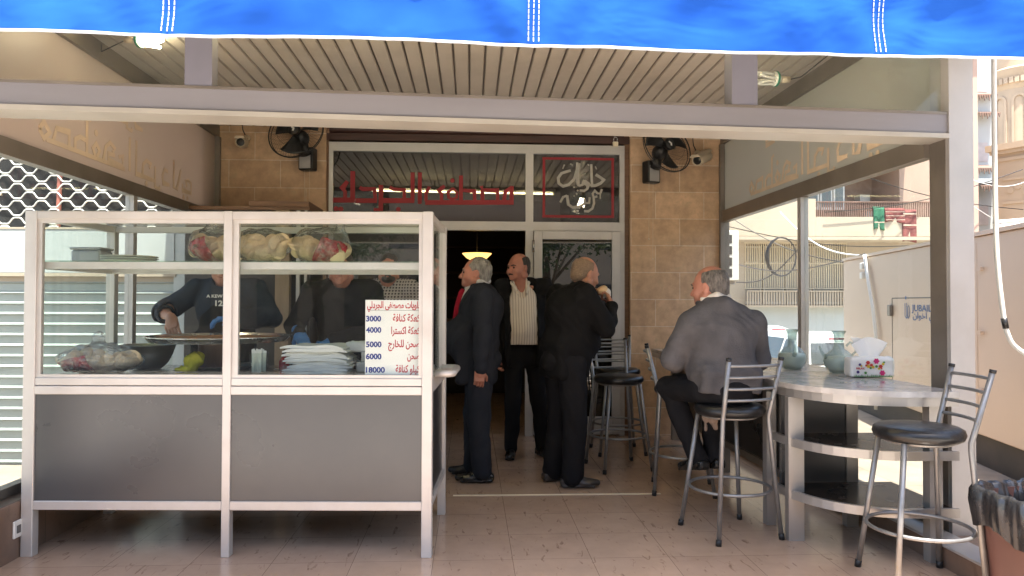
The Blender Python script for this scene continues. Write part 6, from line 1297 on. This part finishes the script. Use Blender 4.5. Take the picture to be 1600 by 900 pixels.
# parked cars
def car(label, Xc, zc, rz, colr):
    p = C(Xc, zc); t = thing('parked_car', label, 'car', (p.x, p.y, -0.62), rz, 'cars parked by the building')
    Wd = 0.84
    def loft(name, prof, w_, m, par, taper=0.0, zr=(0, 1)):
        n = len(prof); vs = []
        for s_ in (-1, 1):
            for (y, z) in prof: k_ = w_-taper*max(0, min(1, (z-zr[0])/(zr[1]-zr[0]))); vs.append((s_*k_, y, z))
        mb = MB(); mb.add(vs, [tuple(range(n-1, -1, -1)), tuple(range(n, 2*n))]+[(i, (i+1) % n, n+(i+1) % n, n+i) for i in range(n)])
        o = obj(name, mb, m, par); bv = o.modifiers.new('soft', 'BEVEL'); bv.width = 0.05; bv.segments = 3; bv.limit_method = 'ANGLE'; bv.angle_limit = R(20)
        for q in o.data.polygons: q.use_smooth = True
        return o
    loft('body', [(-1.95, 0.30), (-1.98, 0.55), (-1.9, 0.88), (-1.0, 0.94), (0.9, 0.92), (1.75, 0.80), (1.98, 0.60), (1.98, 0.28), (1.6, 0.22), (-1.6, 0.22)], Wd, colr, t, 0.06, (0.5, 0.95))
    loft('cabin', [(-1.86, 0.90), (-1.55, 1.36), (-1.2, 1.45), (0.0, 1.45), (0.35, 1.38), (1.05, 0.90)], Wd-0.06, colr, t, 0.20, (0.9, 1.45))
    gl_ = mat('car_window', (0.05, 0.06, 0.065), 0.06, 0, 0.2, 3, spec=0.8)
    mb = MB(); mb.add([(-0.58, -1.805, 1.0), (0.58, -1.805, 1.0), (0.50, -1.59, 1.325), (-0.50, -1.59, 1.325)], [(0, 1, 2, 3)]); obj('rear_window', mb, gl_, t).location = (0, -0.012, 0)
    for s_ in (-1, 1):
        for ys in ([(-1.55, 0.98), (-0.95, 0.98), (-0.95, 1.36), (-1.3, 1.34)], [(-0.88, 0.98), (0.02, 0.98), (0.02, 1.37), (-0.88, 1.37)], [(0.1, 0.98), (0.78, 0.98), (0.34, 1.3), (0.1, 1.36)]):
            mb = MB(); mb.add([(s_*(Wd-0.06-0.20*(z-0.9)/0.55+0.006), y, z) for y, z in ys], [(0, 1, 2, 3)]); obj('side_window', mb, gl_, t)
        mb = MB(); mb.box(s_*0.70-0.1, s_*0.70+0.1, -1.99, -1.9, 0.62, 0.86, bev=0.02); obj('tail_light', mb, mat('red_tail_light', (0.3, 0.01, 0.015), 0.2), t)
        for y in (-1.25, 1.25):
            W4 = Matrix.Translation((s_*0.74, y, 0.30)) @ Matrix.Rotation(R(90), 4, 'Y')
            mb = MB(); mb.lathe([(0.2, -0.1), (0.29, -0.1), (0.305, -0.07), (0.305, 0.07), (0.29, 0.1), (0.2, 0.1)], 28, M=W4); wh = obj('wheel', mb, M['black_plastic'], t, auto=40)
            mb = MB(); mb.lathe([(0.0, -0.09), (0.19, -0.085), (0.2, 0.0), (0.19, 0.085), (0.0, 0.09)], 20, M=W4); obj('rim', mb, M['steel'], wh, auto=40)
    mb = MB(); mb.box(-0.2, 0.2, -1.64, -1.60, 1.375, 1.405, bev=0.006); obj('brake_light', mb, mat('red_brake_light', (0.45, 0.02, 0.05), 0.3), t)
    mb = MB(); mb.box(-0.26, 0.26, -2.0, -1.965, 0.50, 0.62); obj('number_plate', mb, M['white_plastic'], t)
    mb = MB(); mb.box(-0.8, 0.8, -2.02, -1.9, 0.28, 0.48, bev=0.03); obj('bumper', mb, colr, t)
M['car_white'] = mat('white_car_paint', (0.72, 0.73, 0.74), 0.2, 0, 0.03, 1, spec=0.6); M['car_silver'] = mat('silver_car_paint', (0.60, 0.62, 0.64), 0.25, 0.2, 0.03, 1)
car('white hatchback seen from behind, half hidden by the beige container', 5.22, 13.55, -YAW+R(3), M['car_white'])
car('silver car farther back, seen at an angle left of the white hatchback', 5.0, 17.6, R(28), M['car_silver'])

# buildings seen past the right post
ZT = 26.0; o_ = C(0, ZT); M['lime'] = mat('pale_limestone', (0.50, 0.38, 0.26), 0.8, 0, 0.12, 0.7, dirt=0.3, dirtcol=(0.4, 0.28, 0.18))
t = thing('white_house', 'white house with scalloped shop awnings seen between the right post and the minaret', 'house', (o_.x, o_.y, -0.62), -YAW)
def tz(y): return zpx(y, ZT)+0.62
mb = MB(); mb.box(xpx(1462, ZT), xpx(1553, ZT), 0, 4, 0, tz(20)); obj('wall', mb, M['white_wall'], t)
for y, d_ in ((148, 0.35), (178, 0.5), (262, 0.3), (291, 0.55)):
    mb = MB(); n = 9; x0, x1 = xpx(1519, ZT), xpx(1552, ZT)
    for i in range(n): a = x0+(x1-x0)*i/n; b = x0+(x1-x0)*(i+1)/n; mb.add([(a, -d_, tz(y)), (b, -d_, tz(y)), ((a+b)/2, -d_, tz(y+7+3*(i % 2))), (a, 0, tz(y-7)), (b, 0, tz(y-7))], [(0, 1, 2), (0, 1, 4, 3)])
    o = obj('scalloped_awning', mb, mat('brown_canvas', (0.20, 0.13, 0.10), 0.9, 0, 0.3, 2), t); o.modifiers.new('thickness', 'SOLIDIFY').thickness = 0.03
mb = MB(); mb.box(xpx(1516, ZT), xpx(1553, ZT), -0.5, -0.01, tz(287), tz(280)); obj('balcony_slab', mb, M['white_wall'], t)
for y in (110, 220, 320):
    f_ = None; mb = MB(); mb.box(xpx(1526, ZT), xpx(1545, ZT), -0.02, 0.0, tz(y+30), tz(y)); obj('window', mb, mat('warm_grey_window', (0.45, 0.40, 0.38), 0.4), t)  # flat windows in one even warm grey
ZM = 34.0; c_ = C(xpx(1600, ZM), ZM)
t = thing('minaret', 'pale stone minaret with carved cornice and tall arched panels', 'tower', (c_.x, c_.y, -0.62))
r_ = xpx(1600, ZM)-xpx(1558, ZM)
def mz(y): return zpx(y, ZM)+0.62
mb = MB(); mb.lathe([(r_, 0), (r_, mz(142)), (r_*1.06, mz(138)), (r_*1.10, mz(126)), (r_*1.18, mz(118)), (r_*1.22, mz(112)), (r_*1.05, mz(108)), (r_*1.05, mz(60)), (r_*1.2, mz(50)), (r_*1.2, mz(40)), (r_*0.8, mz(38)), (r_*0.75, mz(-120)), (0, mz(-220))], 48); obj('shaft', mb, M['lime'], t, auto=30)
for k_ in range(10):
    a0 = 2*math.pi*k_/10+0.2; mb = MB(); rr = r_*1.012
    def fa(u, v): return (rr*math.cos(a0+u/rr), rr*math.sin(a0+u/rr), v)
    w2 = r_*0.2; top = mz(162); bot = mz(262); out = [(-w2, bot), (-w2, top)]+[(w2*math.cos(math.pi*(1-i/10)), top+w2*1.2*math.sin(math.pi*i/10)) for i in range(1, 10)]+[(w2, top), (w2, bot)]
    mb.stroke(out, 0.10, fa, (0.04*math.cos(a0), 0.04*math.sin(a0), 0)); obj('arched_panel', mb, M['lime'], t)
mb = MB()
for k_ in range(40):
    a = 2*math.pi*k_/40; mb.box(-0.05, 0.05, -0.09, 0.09, 0, 0.26, Matrix.Translation((r_*1.12*math.cos(a), r_*1.12*math.sin(a), mz(134))) @ Matrix.Rotation(a, 4, 'Z'))
obj('carved_cornice', mb, M['lime'], t)
ZS = 22.0; a_ = C(xpx(1558, ZS), ZS)
t = thing('stone_building', 'low limestone building with a moulded cornice and carved frieze in front of the minaret', 'building', (a_.x, a_.y, -0.62), R(-63))
H1 = zpx(240, ZS)+0.62
mb = MB(); mb.box(0, 9, 0, 6, 0, H1); obj('wall', mb, M['lime'], t)
mb = MB(); mb.box(-0.12, 9.1, -0.12, 6, H1, H1+0.1); mb.box(-0.2, 9.2, -0.2, 6, H1+0.1, H1+0.28); mb.box(-0.05, 9, -0.05, 6, H1-0.22, H1-0.12); obj('cornice', mb, M['lime'], t)
mb = MB(); mb.box(0.2, 8, -0.04, 0, H1-1.5, H1-1.42); mb.box(0.2, 8, -0.04, 0, H1-0.8, H1-0.72)
for i in range(36): mb.blob((0.4+i*0.21, H1-1.1+0.12*math.sin(i*2.1)), 0.10, 7, lambda u, v: (u, -0.035, v), (0, 0.034, 0))
obj('frieze', mb, M['lime'], t)
# overhead cables
cab = [((1290, 330, 20), (1600, 262, 20)), ((1130, 330, 18), (1330, 410, 16)), ((1290, 250, 19), (1600, 325, 21)), ((1135, 352, 19), (1460, 380, 19)), ((1220, 330, 14), (1362, 398, 10.9)), ((1512, 275, 14), (1640, 262, 15)), ((1512, 312, 14), (1640, 345, 15)), ((1130, 405, 16), (1352, 395, 11)), ((1150, 440, 15), (1250, 385, 15))]
for i, (a, b) in enumerate(cab):
    A, B_ = at_d(*a), at_d(*b); mid = (A+B_)/2; n = 14
    mb = MB(); mb.tube([A.lerp(B_, k_/n)+V((0, 0, -0.25*math.sin(math.pi*k_/n)))-mid for k_ in range(n+1)], 0.012 if i not in (5, 6) else 0.006, 5)
    o = obj('overhead_cable', mb, M['panel_black'] if i not in (4, 5, 6) else M['white_plastic']); o.location = mid
    tag(o, 'thin dark cable strung across the street in front of the balcony building' if i not in (4, 5, 6) else 'thin pale cable strung across the street beside the container', 'cable', 'dark cables over the street' if i not in (4, 5, 6) else 'pale cables over the street')
mb = MB(); mb.tube([at_d(1222, 400, 14.5)+V((0.28*math.cos(a*math.pi/10)*(1+0.05*(a//20)), 0.02*(a//20), 0.38*math.sin(a*math.pi/10)))-at_d(1222, 400, 14.5) for a in range(60)], 0.014, 5)
o = obj('cable_coil', mb, M['panel_black']); o.location = at_d(1222, 400, 14.5); tag(o, 'coil of black cable hanging in front of the barred windows', 'cable coil')

# street opposite, behind the viewer (it shows in the glass)
t = thing('street_house', 'pale house with rows of windows on the opposite side of the street', 'house', (0, -15, -0.62))
mb = MB(); mb.box(-16, 16, -4, 0, 0, 9.5); obj('wall', mb, M['cream_wall'], t)
for i in range(11):
    for j in range(3):
        mb = MB(); mb.box(-14.5+i*2.8, -13.2+i*2.8, 0.002, 0.03, 1.2+j*2.9, 2.7+j*2.9); obj('window', mb, M['panel_grey'], t)
M['leaf'] = mat('tree_leaf', (0.055, 0.085, 0.03), 0.7, 0, 0.4, 2); M['bark'] = mat('bark', (0.10, 0.075, 0.055), 0.9, 0, 0.3, 6)
for i, (x, y, s_) in enumerate(((-4.6, -7.5, 1.0), (2.6, -9.5, 1.15), (8.0, -7.0, 1.0))):
    t = thing('street_tree', ('leafy street tree across the road to the left', 'tallest leafy street tree across the road', 'leafy street tree across the road to the right')[i], 'tree', (x, y, -0.62), i*1.3)
    mb = MB(); mb.tube([(0, 0, 0), (0.1, 0, 1.6), (0, 0.1, 3.0*s_)], [0.16, 0.12, 0.07], 10)
    for k_ in range(6): a = k_*1.05; mb.tube([(0.05, 0.05, 2.0+0.1*k_), (0.8*math.cos(a), 0.8*math.sin(a), 3.0*s_), (1.5*math.cos(a), 1.5*math.sin(a), 3.7*s_)], [0.06, 0.04, 0.015], 6)
    obj('trunk', mb, M['bark'], t)
    mb = MB(); r2 = random.Random(i+4)
    cl = [(r2.gauss(0, 0.95), r2.gauss(0, 0.95), 3.6*s_+r2.gauss(0, 0.6)) for _ in range(34)]
    for c in cl:
        for _ in range(70):
            q = V((c[0]+r2.gauss(0, 0.28), c[1]+r2.gauss(0, 0.28), c[2]+r2.gauss(0, 0.22))); a = V((r2.uniform(-1, 1), r2.uniform(-1, 1), r2.uniform(-1, 1))).normalized()*0.09; b = a.cross(V((r2.uniform(-1, 1), r2.uniform(-1, 1), r2.uniform(-1, 1)))).normalized()*0.05
            mb.add([q-a, q+b, q+a, q-b], [(0, 1, 2, 3)])
    obj('crown', mb, M['leaf'], t)
